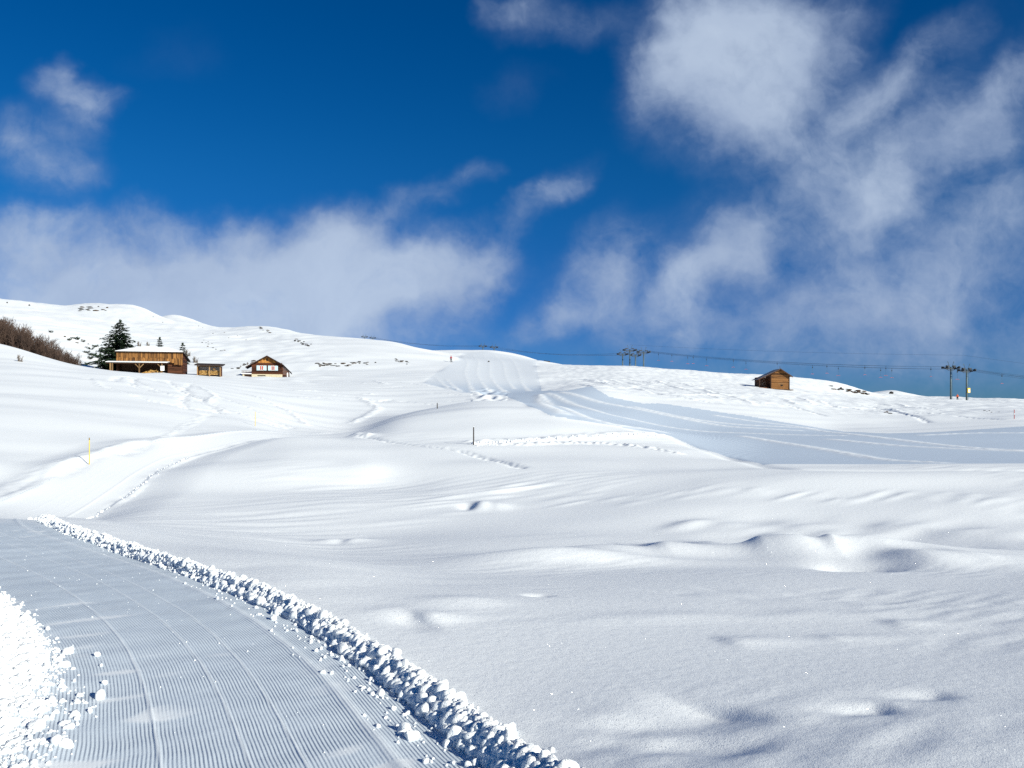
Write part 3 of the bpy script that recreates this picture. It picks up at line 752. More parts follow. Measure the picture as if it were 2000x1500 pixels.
# ---- meshes
def link(o):
    COL.objects.link(o); return o
def mesh_np(name, verts, faces, mat, smooth=True, parent=None, attrs=None):
    me = bpy.data.meshes.new(name)
    nf, k = faces.shape
    me.vertices.add(len(verts)); me.vertices.foreach_set('co', np.ascontiguousarray(verts, np.float32).ravel())
    me.loops.add(nf * k); me.loops.foreach_set('vertex_index', np.ascontiguousarray(faces, np.int32).ravel())
    me.polygons.add(nf)
    me.polygons.foreach_set('loop_start', np.arange(0, nf * k, k, dtype=np.int32))
    me.polygons.foreach_set('loop_total', np.full(nf, k, np.int32))
    me.polygons.foreach_set('use_smooth', np.full(nf, smooth))
    me.update(calc_edges=True)
    me.validate()
    for an, av in (attrs or {}).items():
        at = me.attributes.new(an, 'FLOAT', 'POINT')
        at.data.foreach_set('value', np.ascontiguousarray(av, np.float32))
    me.materials.append(mat)
    o = bpy.data.objects.new(name, me)
    link(o)
    if parent: o.parent = parent
    return o

# full circle: the outermost columns are carried on round behind the camera as open, gently falling snow
th0 = math.atan(1.1)
back = np.linspace(th0, 2 * math.pi - th0, 46)[1:-1]
rad = DC * math.sqrt(1 + 1.1 ** 2)
BX = np.sin(back)[None, :] * rad[:, None]; BY = np.cos(back)[None, :] * rad[:, None]
wb = sstep(0, 1.8, np.minimum(back - th0, 2 * math.pi - th0 - back))[None, :]
edgeZ = np.where(back[None, :] < math.pi, Z[:, -1:], Z[:, :1])
flat = -1.75 - .05 * np.maximum(rad - 5, 0)[:, None] * np.ones_like(BX)
BZ = edgeZ * (1 - wb) + flat * wb
AX, AY, AZ = np.hstack([XX, BX]), np.hstack([YY, BY]), np.hstack([Z, BZ])
LATF = np.hstack([np.where(np.abs(LAT) < 900, LAT, 0), np.zeros_like(BX)])
NT = AX.shape[1]
idx = np.arange(NR * NT).reshape(NR, NT)
nxt = np.roll(idx, -1, axis=1)
quad = np.stack([idx[:-1], nxt[:-1], nxt[1:], idx[1:]], -1)      # (NR-1, NT, 4)
fp = np.zeros((NR - 1, NT), bool); fg = np.zeros((NR - 1, NT), bool)
fp[:, :NC - 1] = face_path; fg[:, :NC - 1] = face_piste & ~face_path
V = np.stack([AX, AY, AZ], -1).reshape(-1, 3)
PLAT = LATF.copy()
LOOSEF = np.hstack([LOOSE, np.zeros_like(BX)])
# lateral coordinate on the piste: metres across its run
PLAT[:, :NC] = np.where(DD > 39, (PYY - 800) * DD / 60.0, PLAT[:, :NC])
def sub(name, mask, mat, attrs=None):
    f = quad[mask]
    used = np.unique(f)
    rem = np.full(len(V), -1); rem[used] = np.arange(len(used))
    o = mesh_np(name, V[used], rem[f], mat, True, None, {k: v.ravel()[used] for k, v in (attrs or {}).items()})
    o['kind'] = 'structure'
    return o
ground_o = sub('snow_ground', ~(fp | fg), M['snow'])
path_o = sub('path', fp, M['path'], {'lat': LATF, 'loose': LOOSEF})
piste_o = sub('piste', fg, M['piste'], {'lat': PLAT, 'loose': LOOSEF})
# matching normals across the seams: custom normals computed from the whole sheet
def grid_normals():
    P = np.stack([AX, AY, AZ], -1)
    du = np.roll(P, -1, 1) - np.roll(P, 1, 1)
    dv = np.empty_like(P); dv[1:-1] = P[2:] - P[:-2]; dv[0] = P[1] - P[0]; dv[-1] = P[-1] - P[-2]
    n = np.cross(du, dv); n /= np.linalg.norm(n, axis=-1, keepdims=True) + 1e-12
    return n.reshape(-1, 3)
VN = grid_normals()
for o, mask in ((ground_o, ~(fp | fg)), (path_o, fp), (piste_o, fg)):
    used = np.unique(quad[mask])
    o.data.normals_split_custom_set_from_vertices(VN[used].tolist())

# ================================================================== objects
class MB:
    """collects simple shaped pieces into ONE mesh; 'tone' varies from piece to piece"""
    def __init__(self): self.v, self.f, self.t = [], [], []
    def add(self, vs, fs, tone=None):
        n = len(self.v)
        self.v += [tuple(p) for p in vs]
        self.f += [tuple(i + n for i in f) for f in fs]
        t = random.random() if tone is None else tone
        self.t += [t] * len(vs)
    def box(self, c, s, rot=None, tone=None, taper=1.0):
        x, y, z = s[0] / 2, s[1] / 2, s[2] / 2
        vs = [Vector(p) for p in ((-x, -y, -z), (x, -y, -z), (x, y, -z), (-x, y, -z), (-x * taper, -y * taper, z), (x * taper, -y * taper, z), (x * taper, y * taper, z), (-x * taper, y * taper, z))]
        if rot is not None: vs = [rot @ p for p in vs]
        c = Vector(c)
        self.add([p + c for p in vs], [(0, 3, 2, 1), (4, 5, 6, 7), (0, 1, 5, 4), (1, 2, 6, 5), (2, 3, 7, 6), (3, 0, 4, 7)], tone)
    def prism(self, poly, y0, y1, tone=None):
        """outline in the xz plane carried from y0 to y1"""
        n = len(poly)
        vs = [(x, y0, z) for x, z in poly] + [(x, y1, z) for x, z in poly]
        fs = [tuple(range(n)), tuple(range(2 * n - 1, n - 1, -1))] + [(i + n, (i + 1) % n + n, (i + 1) % n, i) for i in range(n)]
        self.add(vs, fs, tone)
    def slab(self, p4, th, tone=None):
        """a four-cornered plate thickened downwards"""
        p = [Vector(q) for q in p4]
        vs = p + [q - Vector((0, 0, th)) for q in p]
        self.add(vs, [(0, 1, 2, 3), (7, 6, 5, 4), (0, 4, 5, 1), (1, 5, 6, 2), (2, 6, 7, 3), (3, 7, 4, 0)], tone)
    def tube(self, pts, r, n=6, tone=None, caps=True):
        pts = [Vector(p) for p in pts]
        rs = [r] * len(pts) if isinstance(r, (int, float)) else r
        vs, fs = [], []
        for k, p in enumerate(pts):
            d = (pts[min(k + 1, len(pts) - 1)] - pts[max(k - 1, 0)]).normalized()
            a = d.orthogonal().normalized(); b = d.cross(a)
            for i in range(n):
                t = 2 * math.pi * i / n
                vs.append(p + (a * math.cos(t) + b * math.sin(t)) * rs[k])
        for k in range(len(pts) - 1):
            for i in range(n):
                j = (i + 1) % n
                fs.append((k * n + i, k * n + j, (k + 1) * n + j, (k + 1) * n + i))
        if caps:
            fs.append(tuple(range(n - 1, -1, -1))); fs.append(tuple(range((len(pts) - 1) * n, len(pts) * n)))
        self.add(vs, fs, tone)
    def build(self, name, mat, parent=None, smooth=False, bevel=0.0):
        me = bpy.data.meshes.new(name)
        me.from_pydata(self.v, [], self.f)
        me.update()
        at = me.attributes.new('tone', 'FLOAT', 'POINT')
        at.data.foreach_set('value', np.array(self.t, np.float32))
        bm = bmesh.new(); bm.from_mesh(me)
        bmesh.ops.recalc_face_normals(bm, faces=bm.faces)
        bm.to_mesh(me); bm.free()
        me.materials.append(mat)
        if smooth: me.polygons.foreach_set('use_smooth', np.full(len(me.polygons), True))
        o = bpy.data.objects.new(name, me)
        link(o)
        if parent: o.parent = parent
        if bevel:
            b = o.modifiers.new('bevel', 'BEVEL'); b.width = bevel; b.segments = 1
        return o

def tag(o, label=None, cat=None, group=None, kind=None):
    if label: o['label'] = label
    if cat: o['category'] = cat
    if group: o['group'] = group
    if kind: o['kind'] = kind
    return o
def thing(name, label, cat, loc, rz=0.0, group=None):
    o = bpy.data.objects.new(name, None)
    o.empty_display_size = .2
    link(o)
    o.location = loc; o.rotation_euler = (0, 0, rz)
    return tag(o, label, cat, group)
def copy_tree(o, parent=None):
    c = o.copy(); link(c)
    c.parent = parent
    for ch in list(o.children): copy_tree(ch, c)
    return c

def boards_h(mb, x0, x1, z0, z1, y, step, th=.12, left=None, right=None):
    """horizontal logs on a wall facing -y; left/right give the wall's outline x at a height"""
    z = z0
    while z < z1 - .01:
        h = min(step, z1 - z)
        a = left(z + h * .6) if left else x0
        b = right(z + h * .6) if right else x1
        if b - a > .05:
            mb.box(((a + b) / 2, y + random.uniform(-.03, .03), z + h / 2), (b - a, th, h * .90))
        z += step
def boards_v(mb, x0, x1, zlo, zhi, y, step, th=.06, skip=0.0):
    x = x0
    while x < x1 - .01:
        w = min(step * random.uniform(.8, 1.2), x1 - x)
        lo, hi = zlo(x + w / 2), zhi(x + w / 2)
        if hi - lo > .05:
            mb.box((x + w / 2, y + random.uniform(-.02, .02), (lo + hi) / 2), (w * .95, th, hi - lo))
        x += w

# ---------------------------------------------------------------- chalet
def build_chalet():
    g = ground(530, 170)
    zb = (Y_H - 739) / F_PX * 167               # where the plaster base meets the snow
    o = thing('chalet', 'dark brown log chalet with four pale blue shutters on a cream base', 'chalet', (g[0], 167, zb), R(15))
    o.scale = (1.04, 1, 1.12)
    W, D = 5.9, 5.6                             # front wall and depth
    x0, x1 = -W / 2, W / 2
    zt = 2.55                                   # wall plate
    za = 4.1                                    # gable peak
    D0 = 0.0
    # base
    b = MB(); b.prism([(x0 - .02, -1.2), (x1 + .05, -1.2), (x1 + .02, .78), (x0 - .02, .78)], -.06, D + .03)
    base = b.build('plaster_base', M['stone'], o, bevel=.03)
    v = MB(); v.box((x0 + 1.9, -.075, .50), (1.55, .05, .16), tone=.2); v.build('vent_slot', M['dark'], base)
    # logs
    w = MB(); boards_h(w, x0, x1, .78, zt, .06, .17)
    for y in (.1,):
        pass
    for sx in (x0 + .06, x1 - .06):
        z = .78
        while z < zt:
            w.box((sx, D / 2, z + .085), (.12, D - .15, .163)); z += .17
    w.box((0, D - .06, (zt + .78) / 2), (W, .1, zt - .78))
    w.build('log_wall', M['logs_chalet'], o)
    # gable
    gm = MB()
    edge_l = lambda z: x0 + (z - zt) / (za - zt) * (-x0) + .05
    boards_v(gm, x0 + 1.3, x1 - 1.3, lambda x: zt + .35, lambda x: zt + (za - zt) * (1 - abs(x) / (W / 2)) - .05, .03, .22)
    gm.build('gable_boards', M['gable_orange'], o)
    gl = MB()
    boards_h(gl, x0, x1, zt, zt + .36, .05, .18)
    for s in (-1, 1):
        gl.prism([(s * (W / 2), zt + .36 - .36), (s * (W / 2 - 1.3), zt + .36), (s * (W / 2 - 1.3), zt + .82)], .06, .16)
    gl.build('gable_logs', M['logs_chalet'], o)
    gr = MB(); gr.prism([(x0, zt), (x1, zt), (0, za)], D - .1, D); gr.build('rear_gable', M['logs_chalet'], o)
    # roof: two slopes, the right one carried down over a lean-to
    r = MB(); ov = .75
    dz = (za - zt) / (W / 2)
    yl, yh = -.85, D + .5
    pk = (0, za + .14)
    le = (x0 - 1.15, zt - 1.15 * dz + .14)
    re = (x1 + .3, zt - .3 * dz + .14)
    r.slab([(pk[0], yl, pk[1]), (pk[0], yh, pk[1]), (le[0], yh, le[1]), (le[0], yl, le[1])], .13)
    r.slab([(pk[0], yh, pk[1]), (pk[0], yl, pk[1]), (re[0], yl, re[1]), (re[0], yh, re[1])], .13)
    r.slab([(re[0], yh, re[1]), (re[0], yl + .5, re[1]), (re[0] + 1.55, yl + .8, re[1] - 1.45), (re[0] + 1.55, yh, re[1] - 1.45)], .12)
    roof = r.build('roof', M['roof_dark'], o)
    s = MB()
    s.slab([(-.9, yl + .5, za - .9 * dz + .21), (-.9, yh - .2, za - .9 * dz + .21), (le[0] + .5, yh - .2, le[1] + .5 * dz + .07), (le[0] + .3, yl + .6, le[1] + .3 * dz + .07)], .06)
    s.build('roof_snow', M['snow_cap'], roof)
    bd = MB()
    for sx, ex in ((-1, le), (1, re)):
        d = Vector((ex[0] - pk[0], 0, ex[1] - pk[1]))
        bd.slab([(pk[0], yl - .04, pk[1] + .01), (pk[0], yl + .02, pk[1] + .01), (ex[0], yl + .02, ex[1] + .01), (ex[0], yl - .04, ex[1] + .01)], .2)
    bd.box((0, yl + .4, za - .18), (.2, 1.1, .22)); bd.box((0, .02, za - .62), (.3, .1, .5))
    for sx in (-1.9, 1.9): bd.box((sx, yl + .45, zt + (za - zt) * (1 - 1.9 / (W / 2)) - .02), (.16, 1.0, .18))
    bd.build('verge_beams', M['beam_dark'], roof)
    # windows: two, each with a red-curtained sash between two pale blue shutters
    for cx in (-1.05, 1.15):
        fr = MB()
        for q in (-.34, 0, .34): fr.box((cx + q, -.03, 1.93), (.07, .08, .86))
        for q in (1.52, 2.34): fr.box((cx, -.03, q), (.75, .08, .07))
        f = fr.build('window', M['white'], o)
        gl_ = MB(); gl_.box((cx, -.005, 1.93), (.6, .02, .76)); gl_.build('pane', M['glass'], f)
        cu = MB()
        for q in (-.24, .20): cu.box((cx + q, -.022, 1.96), (.14, .012, .72))
        cu.build('curtain', M['red'], f)
        for sx in (-1, 1):
            sh = MB(); sh.box((cx + sx * .68, -.045, 1.93), (.54, .05, .92))
            for q in (1.62, 2.24): sh.box((cx + sx * .68, -.075, q), (.46, .02, .06))
            sh.build('shutter', M['shutter'], o)
    sl = MB(); sl.box((.05, -.06, 1.42), (4.6, .16, .07)); sl.build('sill_board', M['beam_dark'], o)
    # lean-to wing on the right
    wl = MB(); xr = x1 + 1.35
    boards_h(wl, x1, xr, -.9, 2.4, .25, .17, .1, right=lambda z: min(xr, x1 + .25 + (2.35 - z) * 1.05) if z > 1.2 else xr)
    z = -.9
    while z < 1.1:
        wl.box((xr - .05, .25 + (D - .7) / 2, z + .085), (.1, D - .8, .163)); z += .17
    wing = wl.build('side_wing', M['logs_red'], o)
    dd = MB(); dd.box((x1 + 1.02, .17, .62), (.22, .05, .95)); dd.build('side_door', M['white'], wing)
    # porch deck on the left
    dk = MB(); dk.box((x0 - .95, .6, .72), (1.9, 1.5, .12))
    for q in np.linspace(-1.8, -.1, 7): dk.box((x0 + q, -.12, 1.05), (.06, .06, .55))
    dk.box((x0 - .95, -.12, 1.34), (1.95, .08, .08)); dk.box((x0 - .95, -.12, 1.08), (1.95, .05, .06))
    porch = dk.build('porch', M['logs_grey'], o)
    ds = MB(); ds.slab([(x0 - 1.95, -.2, .9), (x0 - 1.95, 1.3, .92), (x0 - .02, 1.3, .92), (x0 - .02, -.2, .9)], .12, 1); ds.build('deck_snow', M['snow_cap'], porch)
    dp = MB(); dp.box((x0 - 1.55, -.05, .05), (.34, .3, 1.25)); dp.build('deck_pillar', M['stone'], porch)
    du = MB(); du.box((x0 - .75, .75, .2), (1.3, .9, .9)); du.build('deck_shade', M['beam_dark'], porch)  # dark block standing in for the shade under the deck
    ch = MB()
    return o
build_chalet()

# ---------------------------------------------------------------- barn with a posted canopy
def build_barn():
    d = 150.0
    px2m = d / F_PX
    zb = (Y_H - 731) * px2m
    x = (293 - 1000) * px2m
    o = thing('barn', 'long plank barn with snowy roof and posted canopy beside big spruce', 'barn', (x, d, zb), R(13))
    X0, X1, D = -5.85, 5.75, 5.2
    zc, ze = 2.35, 4.22              # floor of the loft, eave
    # loft: golden brown vertical planks
    w = MB(); boards_v(w, X0, X1, lambda x: zc + .55 + .3 * random.random(), lambda x: ze, 0, .17, .07)
    boards_v(w, X0, X1, lambda x: zc - .1 - .12 * random.random() - (.35 if x > X1 - 1.6 else 0), lambda x: zc + .95, .035, .17, .05)
    w.build('plank_wall', M['planks_gold'], o)
    # right end: dark logs, top falling to the rear
    e = MB(); z = -1.4
    while z < ze:
        ymax = D * min(1.0, (ze + .1 - z) / 1.35)
        lo = .04 if z > zc - .3 else .75
        if ymax > lo + .1: e.box((X1 - .06, (ymax + lo) / 2, z + .085), (.12, ymax - lo, .163))
        z += .17
    e.build('end_wall', M['logs_chalet'], o)
    bk = MB(); bk.box((0, D - .05, .7), (X1 - X0 - .2, .1, 4.2)); bk.box((X0 + .06, D / 2, 1.4), (.12, D - .2, 5.4)); bk.box((0, D / 2, zc - .02), (X1 - X0 - .3, D - .3, .1))
    bk.build('rear_wall', M['logs_red'], o)
    lw = MB(); boards_h(lw, 3.0, X1 - .15, -1.0, zc, .7, .17, .14)
    z = -1.0
    while z < zc - .2:
        lw.box((3.05, .75 + 2, z + .085), (.12, 4, .163)); z += .17
    lw.build('stable_wall', M['logs_red'], o)
    lf = MB(); boards_h(lf, X0 + .3, 2.95, -1.0, zc, 2.6, .2, .1); lf.build('inner_wall', M['beam_dark'], o)  # dark wood holds the shade under the canopy in its colour
    # roof: low hip under snow
    r = MB(); P = [(X0 - .25, -.45, ze + .03), (X1 + .3, -.45, ze + .03), (X1 + .5, D + .45, ze - 1.25), (X0 - .25, D + .4, ze - .5)]
    q = [(X0 + 3.2, 2.2, ze + 1.0), (X1 - 3.0, 2.2, ze + 1.0)]
    vs = P + q; top = [(0, 1, 5, 4), (1, 2, 5), (2, 3, 4, 5), (3, 0, 4)]
    nb = len(vs); vs2 = vs + [(a, b_, c - .16) for a, b_, c in vs]
    fs = top + [tuple(i + nb for i in reversed(f)) for f in top] + [(i, i + nb, (i + 1) % 4 + nb, (i + 1) % 4) for i in range(4)]
    r.add(vs2, fs, .4)
    roof = r.build('roof', M['roof_dark'], o)
    s = MB(); sh = .09
    vs3 = [(a * .985, b_ * .97 + .03, c + .012) for a, b_, c in vs] + [(a * .975, b_ * .95 + .06, c + sh) for a, b_, c in vs]
    s.add(vs3, [tuple(i + nb for i in f) for f in top] + [(i, (i + 1) % 4, (i + 1) % 4 + nb, i + nb) for i in range(4)], .5)
    s.build('roof_snow', M['snow_cap'], roof)
    # canopy along the front
    c = MB(); c.slab([(X0 - 1.4, -2.1, zc - .25), (X0 - 1.4, -.06, zc + .02), (X1 - 2.1, -.06, zc + .02), (X1 - 2.1, -2.1, zc - .25)], .1)
    can = c.build('canopy', M['roof_dark'], o)
    cs = MB(); cs.slab([(X0 - 1.35, -2.12, zc - .16), (X0 - 1.35, -.1, zc + .10), (X1 - 2.3, -.1, zc + .10), (X1 - 2.3, -2.12, zc - .16)], .085)
    cs.build('canopy_snow', M['snow_cap'], can)
    bm_ = MB(); bm_.box(((X0 + X1 - 3.5) / 2, -1.9, zc - .42), (X1 - X0 - .9, .14, .16)); bm_.build('canopy_beam', M['beam_dark'], can)
    for k, px in enumerate((X0 - .55, X0 - .2, -1.45, 2.45)):
        p = MB(); p.box((px, -1.9, .55), (.2, .2, 3.3))
        if k > 1:
            for sx in ((-1, 1) if k == 2 else (-1,)):
                p.box((px + sx * .42, -1.9, zc - .85), (.13, .12, .95), Matrix.Rotation(sx * R(42), 3, 'Y'))
        p.build('post', M['beam'], o)
    return o, x, d, zb
barn, bxx, bdd, bzz = build_barn()
_rot = Matrix.Rotation(R(13), 3, 'Z')
def barn_pt(x, y, z):
    p = _rot @ Vector((x, y, z)); return (bxx + p.x, bdd + p.y, bzz + p.z)
fw = MB()
for k in range(70):
    a = random.uniform(-1.1, 2.2); h = max(0, (1 - abs(a - .8) / 2.0)) * .75
    c = Vector((a, random.uniform(-1.5, -.3), .08 + h * random.random()))
    th = random.uniform(0, 3.14); d_ = Vector((math.cos(th), math.sin(th), random.uniform(-.3, .5))) * random.uniform(.2, .45)
    fw.tube([c - d_, c + d_], random.uniform(.05, .10), 6)
fo = fw.build('firewood_heap', M['firewood']); fo.location = barn_pt(0, 0, 0); fo.rotation_euler = (0, 0, R(13))
tag(fo, 'heap of yellow split firewood under the barn canopy', 'firewood', kind='stuff')
sg = MB(); sg.box((0, 0, 0), (.62, .05, .85)); sg.box((0, .03, 0), (.68, .04, .91))
so = sg.build('notice_board', M['white'], bevel=.01); so.location = barn_pt(2.55, -2.08, 1.05); so.rotation_euler = (0, 0, R(13))
tag(so, 'white board fixed to the right post of the barn canopy', 'board')

# ---------------------------------------------------------------- woodshed
def build_shed():
    d = 153.0; k = d / F_PX
    x, z = (408 - 1000) * k, (Y_H - 731) * k
    o = thing('woodshed', 'small open woodshed with dark sloping roof right of the barn', 'shed', (x, d, z), R(9))
    for px in (-2.1, .12, 2.1):
        p = MB(); p.box((px, -.02, .6), (.17, .17, 2.2)); p.build('post', M['beam'], o)
    b = MB(); b.box((0, -.02, 1.56), (4.4, .14, .18)); b.build('front_beam', M['beam'], o)
    w = MB(); boards_h(w, -2.15, 2.15, -.5, 1.6, 1.5, .16, .08)
    for sx in (-2.12, 2.12): w.box((sx, .8, .5), (.08, 1.4, 2.0))
    w.build('board_wall', M['logs_chalet'], o)
    r = MB(); r.slab([(-2.55, -.5, 1.86), (2.6, -.5, 1.72), (2.6, 2.0, 2.1), (-2.55, 2.0, 2.24)], .2); r.build('roof', M['roof_dark'], o)
    lg = MB()
    for sx in (-1.02, 1.05):
        for i in range(8):
            for j in range(4):
                lg.tube([(sx - .85 + i * .235 + (j % 2) * .1, .55, .02 + j * .21), (sx - .85 + i * .235 + (j % 2) * .1, 1.4, .02 + j * .21)], .105, 6)
    s = lg.build('log_stack', M['firewood']); s.location = (x, d, z); s.rotation_euler = (0, 0, R(9))
    tag(s, 'split logs stacked inside the small open woodshed', 'firewood', kind='stuff')
    bx = MB(); bx.box((.9, .38, 1.0), (.42, .3, .42)); s2 = bx.build('wooden_crate', M['beam'], bevel=.02); s2.location = (x, d, z); s2.rotation_euler = (0, 0, R(9))
    tag(s2, 'pale wooden crate on the stacked logs in the woodshed', 'crate')
build_shed()

# ---------------------------------------------------------------- hay hut on the right
def build_hut():
    d = 165.0; k = d / F_PX
    zb = (Y_H - 759.5) * k
    x = (1512 - 1000) * k
    o = thing('hay_hut', 'weathered log hay hut with grey shingle roof alone on slope', 'hut', (x, d + 1.2, zb), R(-3))
    W, D = 3.75, 4.2
    x0, x1 = -W / 2 + 1.15, W / 2 + 1.15
    zt, za, cx = 2.85, 4.05, (x0 + x1) / 2
    fy = -1.6
    slope = (za - zt) / (W / 2)
    w = MB(); boards_h(w, x0, x1, -.6, zt, fy, .205, .15)
    boards_h(w, x0, x1, zt, za - .1, fy, .205, .15, left=lambda z: cx - (za - z) / slope, right=lambda z: cx + (za - z) / slope)
    w.build('front_wall', M['logs_hut'], o)
    bw = MB(); bw.prism([(x0 + .05, -.6), (x1 - .05, -.6), (x1 - .05, zt), (cx, za - .12), (x0 + .05, zt)], fy + .05, fy + .12); bw.build('inner_lining', M['dark'], o)
    sd = MB(); z = -.6
    while z < zt:
        sd.box((x0 + .07, fy + D / 2, z + .1), (.15, D - .16, .198)); sd.box((x1 - .07, fy + D / 2, z + .1), (.15, D - .16, .198)); z += .205
    sd.prism([(x0, -.6), (x1, -.6), (x1, zt), (cx, za), (x0, zt)], fy + D - .1, fy + D)
    sd.build('side_wall', M['logs_red'], o)
    lt = MB(); zz = -.6
    while zz < 2.3:
        lt.box((x0 - 1.15, fy + 2.4, zz + .1), (2.2, .14, .198)); lt.box((x0 - 2.2, fy + 3.2, zz + .1), (.14, 1.8, .198)); zz += .205
    lp = MB(); lp.box((x0 - 2.2, fy + .35, .85), (.17, .17, 3.0)); lp.build('post', M['beam_dark'], o)
    lb = MB(); lb.box((x0 - 1.2, fy + .4, .1), (1.85, .1, .5)); lb.build('kick_board', M['logs_red'], o)
    lt.build('side_lean_to', M['logs_red'], o)  # darker logs than the front carry the shade of the recess
    cp = MB()
    for sx in (x0 + .02, x1 - .02):
        cp = MB(); cp.box((sx, fy - .06, 1.1), (.13, .2, 3.4)); cp.build('corner_post', M['beam_dark'], o)
    op = MB(); op.box((cx + .32, fy - .085, .72), (.42, .04, .3)); op.build('hatch', M['dark'], o)
    pl = MB(); pl.box((cx + .1, fy - .1, 1.05), (1.2, .06, .14)); pl.build('hatch_lintel', M['beam'], o)
    r = MB(); yl, yh = fy - .55, fy + D + .5
    for s in (-1, 1):
        run, sl = (W / 2 + .55, slope) if s > 0 else (W / 2 + 2.75, slope * .72)
        ex = (cx + s * run, za + .06 - run * sl)
        p = [(cx, yl, za + .1), (cx, yh, za + .1), (ex[0], yh, ex[1]), (ex[0], yl, ex[1])]
        n = 7
        for i in range(n):                    # shingle courses
            a, b = i / n, (i + 1.12) / n
            b = min(b, 1.0)
            q = lambda t, y: (cx + (ex[0] - cx) * t, y, za + .1 + (ex[1] - za - .1) * t + .02 * (1 - i / n))
            pp = [q(a, yl), q(a, yh), q(b, yh), q(b, yl)]
            r.slab(pp if s < 0 else pp[::-1], .07)
    roof = r.build('roof', M['roof_grey'], o)
    v = MB()
    for s in (-1, 1):
        run, sl = (W / 2 + .55, slope) if s > 0 else (W / 2 + 2.75, slope * .72)
        ex = (cx + s * run, za + .04 - run * sl)
        v.slab([(cx, yl - .05, za + .1), (cx, yl + .02, za + .1), (ex[0], yl + .02, ex[1]), (ex[0], yl - .05, ex[1])], .24)
    v.box((cx, fy + .4, za - .08), (.16, 2.2, .2))
    v.build('verge_board', M['beam_dark'], roof)
    pk = MB(); pk.box((cx - .12, yl + .1, za + .25), (.07, .07, .55), Matrix.Rotation(R(-12), 3, 'Y')); pk.build('ridge_peg', M['beam_dark'], roof)
    bt = MB()
    for k_ in range(9):
        bt.box((cx - 1.3 + k_ * .45, fy - .4 - .1 * random.random(), -.12 - .05 * k_ * .3), (.5, .3, .14), Matrix.Rotation(random.uniform(-.3, .3), 3, 'Y'))
    s_ = bt.build('plank_pile', M['logs_grey']); s_.location = o.location; s_.rotation_euler = o.rotation_euler
    tag(s_, 'low scatter of grey boards along the foot of the hay hut', 'boards', kind='stuff')
build_hut()

# ---------------------------------------------------------------- lift pylons
def make_pylon(H=10.0, arm=3.6, box=False, disc=False, pad=False, boxes=False):
    o = thing('lift_pylon', 'x', 'pylon', (0, 0, 0), 0, 'pylons of the drag lifts')
    p = MB(); p.tube([(0, 0, -3.0), (0, 0, H * .5), (0, 0, H)], [.26, .22, .16], 10); p.build('pole', M['steel'], o, True)
    l = MB()
    for s in (-1, 1): l.tube([(.34 + s * .16, -.12, .6), (.26 + s * .16, -.12, H - .6)], .028, 5)
    for z in np.arange(.8, H - .6, .42): l.tube([(.16, -.12, z), (.48, -.12, z)], .022, 4)
    l.build('ladder', M['steel'], o)
    a = MB(); a.box((0, 0, H - .55), (arm, .22, .24)); a.box((0, 0, H - .95), (arm * .45, .16, .14))
    for s in (-1, 1): a.tube([(s * arm * .22, 0, H - .95), (s * arm * .42, 0, H - .6)], .06, 5)
    a.build('crossarm', M['steel_dark'], o)
    for s in (-1, 1):
        sh = MB(); sx = s * arm * .5
        sh.box((sx, 0, H - .42), (.16, 2.6, .22)); sh.box((sx + s * .25, 0, H - .5), (.5, .5, .1))
        for y in (-1.1, -.4, .4, 1.1):
            sh.tube([(sx - .06, y, H - .28), (sx + .06, y, H - .28)], .24, 10)
        for y in (-1.0, 1.0): sh.box((sx, y, H - .1), (.3, .5, .4))
        sh.build('sheave_set', M['steel_dark'], o)
        g = MB(); g.tube([(s * .28, 0, H - .4), (s * .95, 0, H + 1.45)], .055, 5); g.tube([(s * .95, 0, H + 1.45), (s * 1.05, 0, H + 1.15)], .05, 5); g.build('catch_rod', M['steel'], o)
        pf = MB(); pf.box((s * arm * .28, 0, H + .18), (.75, .5, .34)); pf.build('rope_guard', M['steel_dark'], o)
    if disc:
        m_ = MB(); m_.tube([(.42, -.32, 3.2), (.42, -.22, 3.2)], .42, 16); m_.build('round_sign', M['white'], o)
    if pad:
        m_ = MB(); m_.box((.42, -.32, 3.1), (.85, .1, 1.3)); pd = m_.build('warning_board', M['pad_yellow'], o, bevel=.02)
        m2 = MB(); m2.box((.46, -.38, 3.0), (.5, .02, .8)); m2.build('notice', M['white'], pd)
    if boxes:
        m_ = MB(); m_.box((.1, -.35, 1.5), (.9, .5, .9)); m_.build('control_box', M['steel_dark'], o, bevel=.03)
    return o
PYL = []      # (object, rope points left, right)
def put_pylon(px, py_base, d, label, group=None, H=10.0, proto=None, rz=0.0, **kw):
    k = d / F_PX
    x = (px - 1000) * k
    z = gz(x, d) if py_base is None else (Y_H - py_base) * k
    o = make_pylon(H, **kw)
    o.location = (x, d, z); o.rotation_euler = (0, 0, rz)
    o['label'] = label
    c, s = math.cos(rz), math.sin(rz); arm = kw.get('arm', 3.6) / 2
    return (o, Vector((x - c * arm, d - s * arm, z + H - .02)), Vector((x + c * arm, d + s * arm, z + H - .02)))
RZ = R(12)
pA1 = put_pylon(1857, 783, 217, 'tall steel lift pylon left of the standing person in orange', H=9.3, rz=RZ)
pB1 = put_pylon(1888, 785, 215, 'tall steel lift pylon carrying a yellow board', H=8.8, rz=RZ, pad=True)
def pz(px, ptop, d, **kw):        # pylon whose head shows at a picture row while its foot hides behind the crest
    k = d / F_PX
    x = (px - 1000) * k; zt = (Y_H - ptop) * k
    return put_pylon(px, Y_H - (zt - 10.0) / k, d, kw.pop('label'), H=10.0, **kw)
pA2 = pz(1216, 690, 292, label='leftmost dark lift pylon of the cluster on the crest', rz=RZ, arm=3.4)
pA3 = pz(1230, 682, 285, label='tallest lift pylon of the crest cluster with a white disc', rz=RZ, arm=4.2, disc=True)
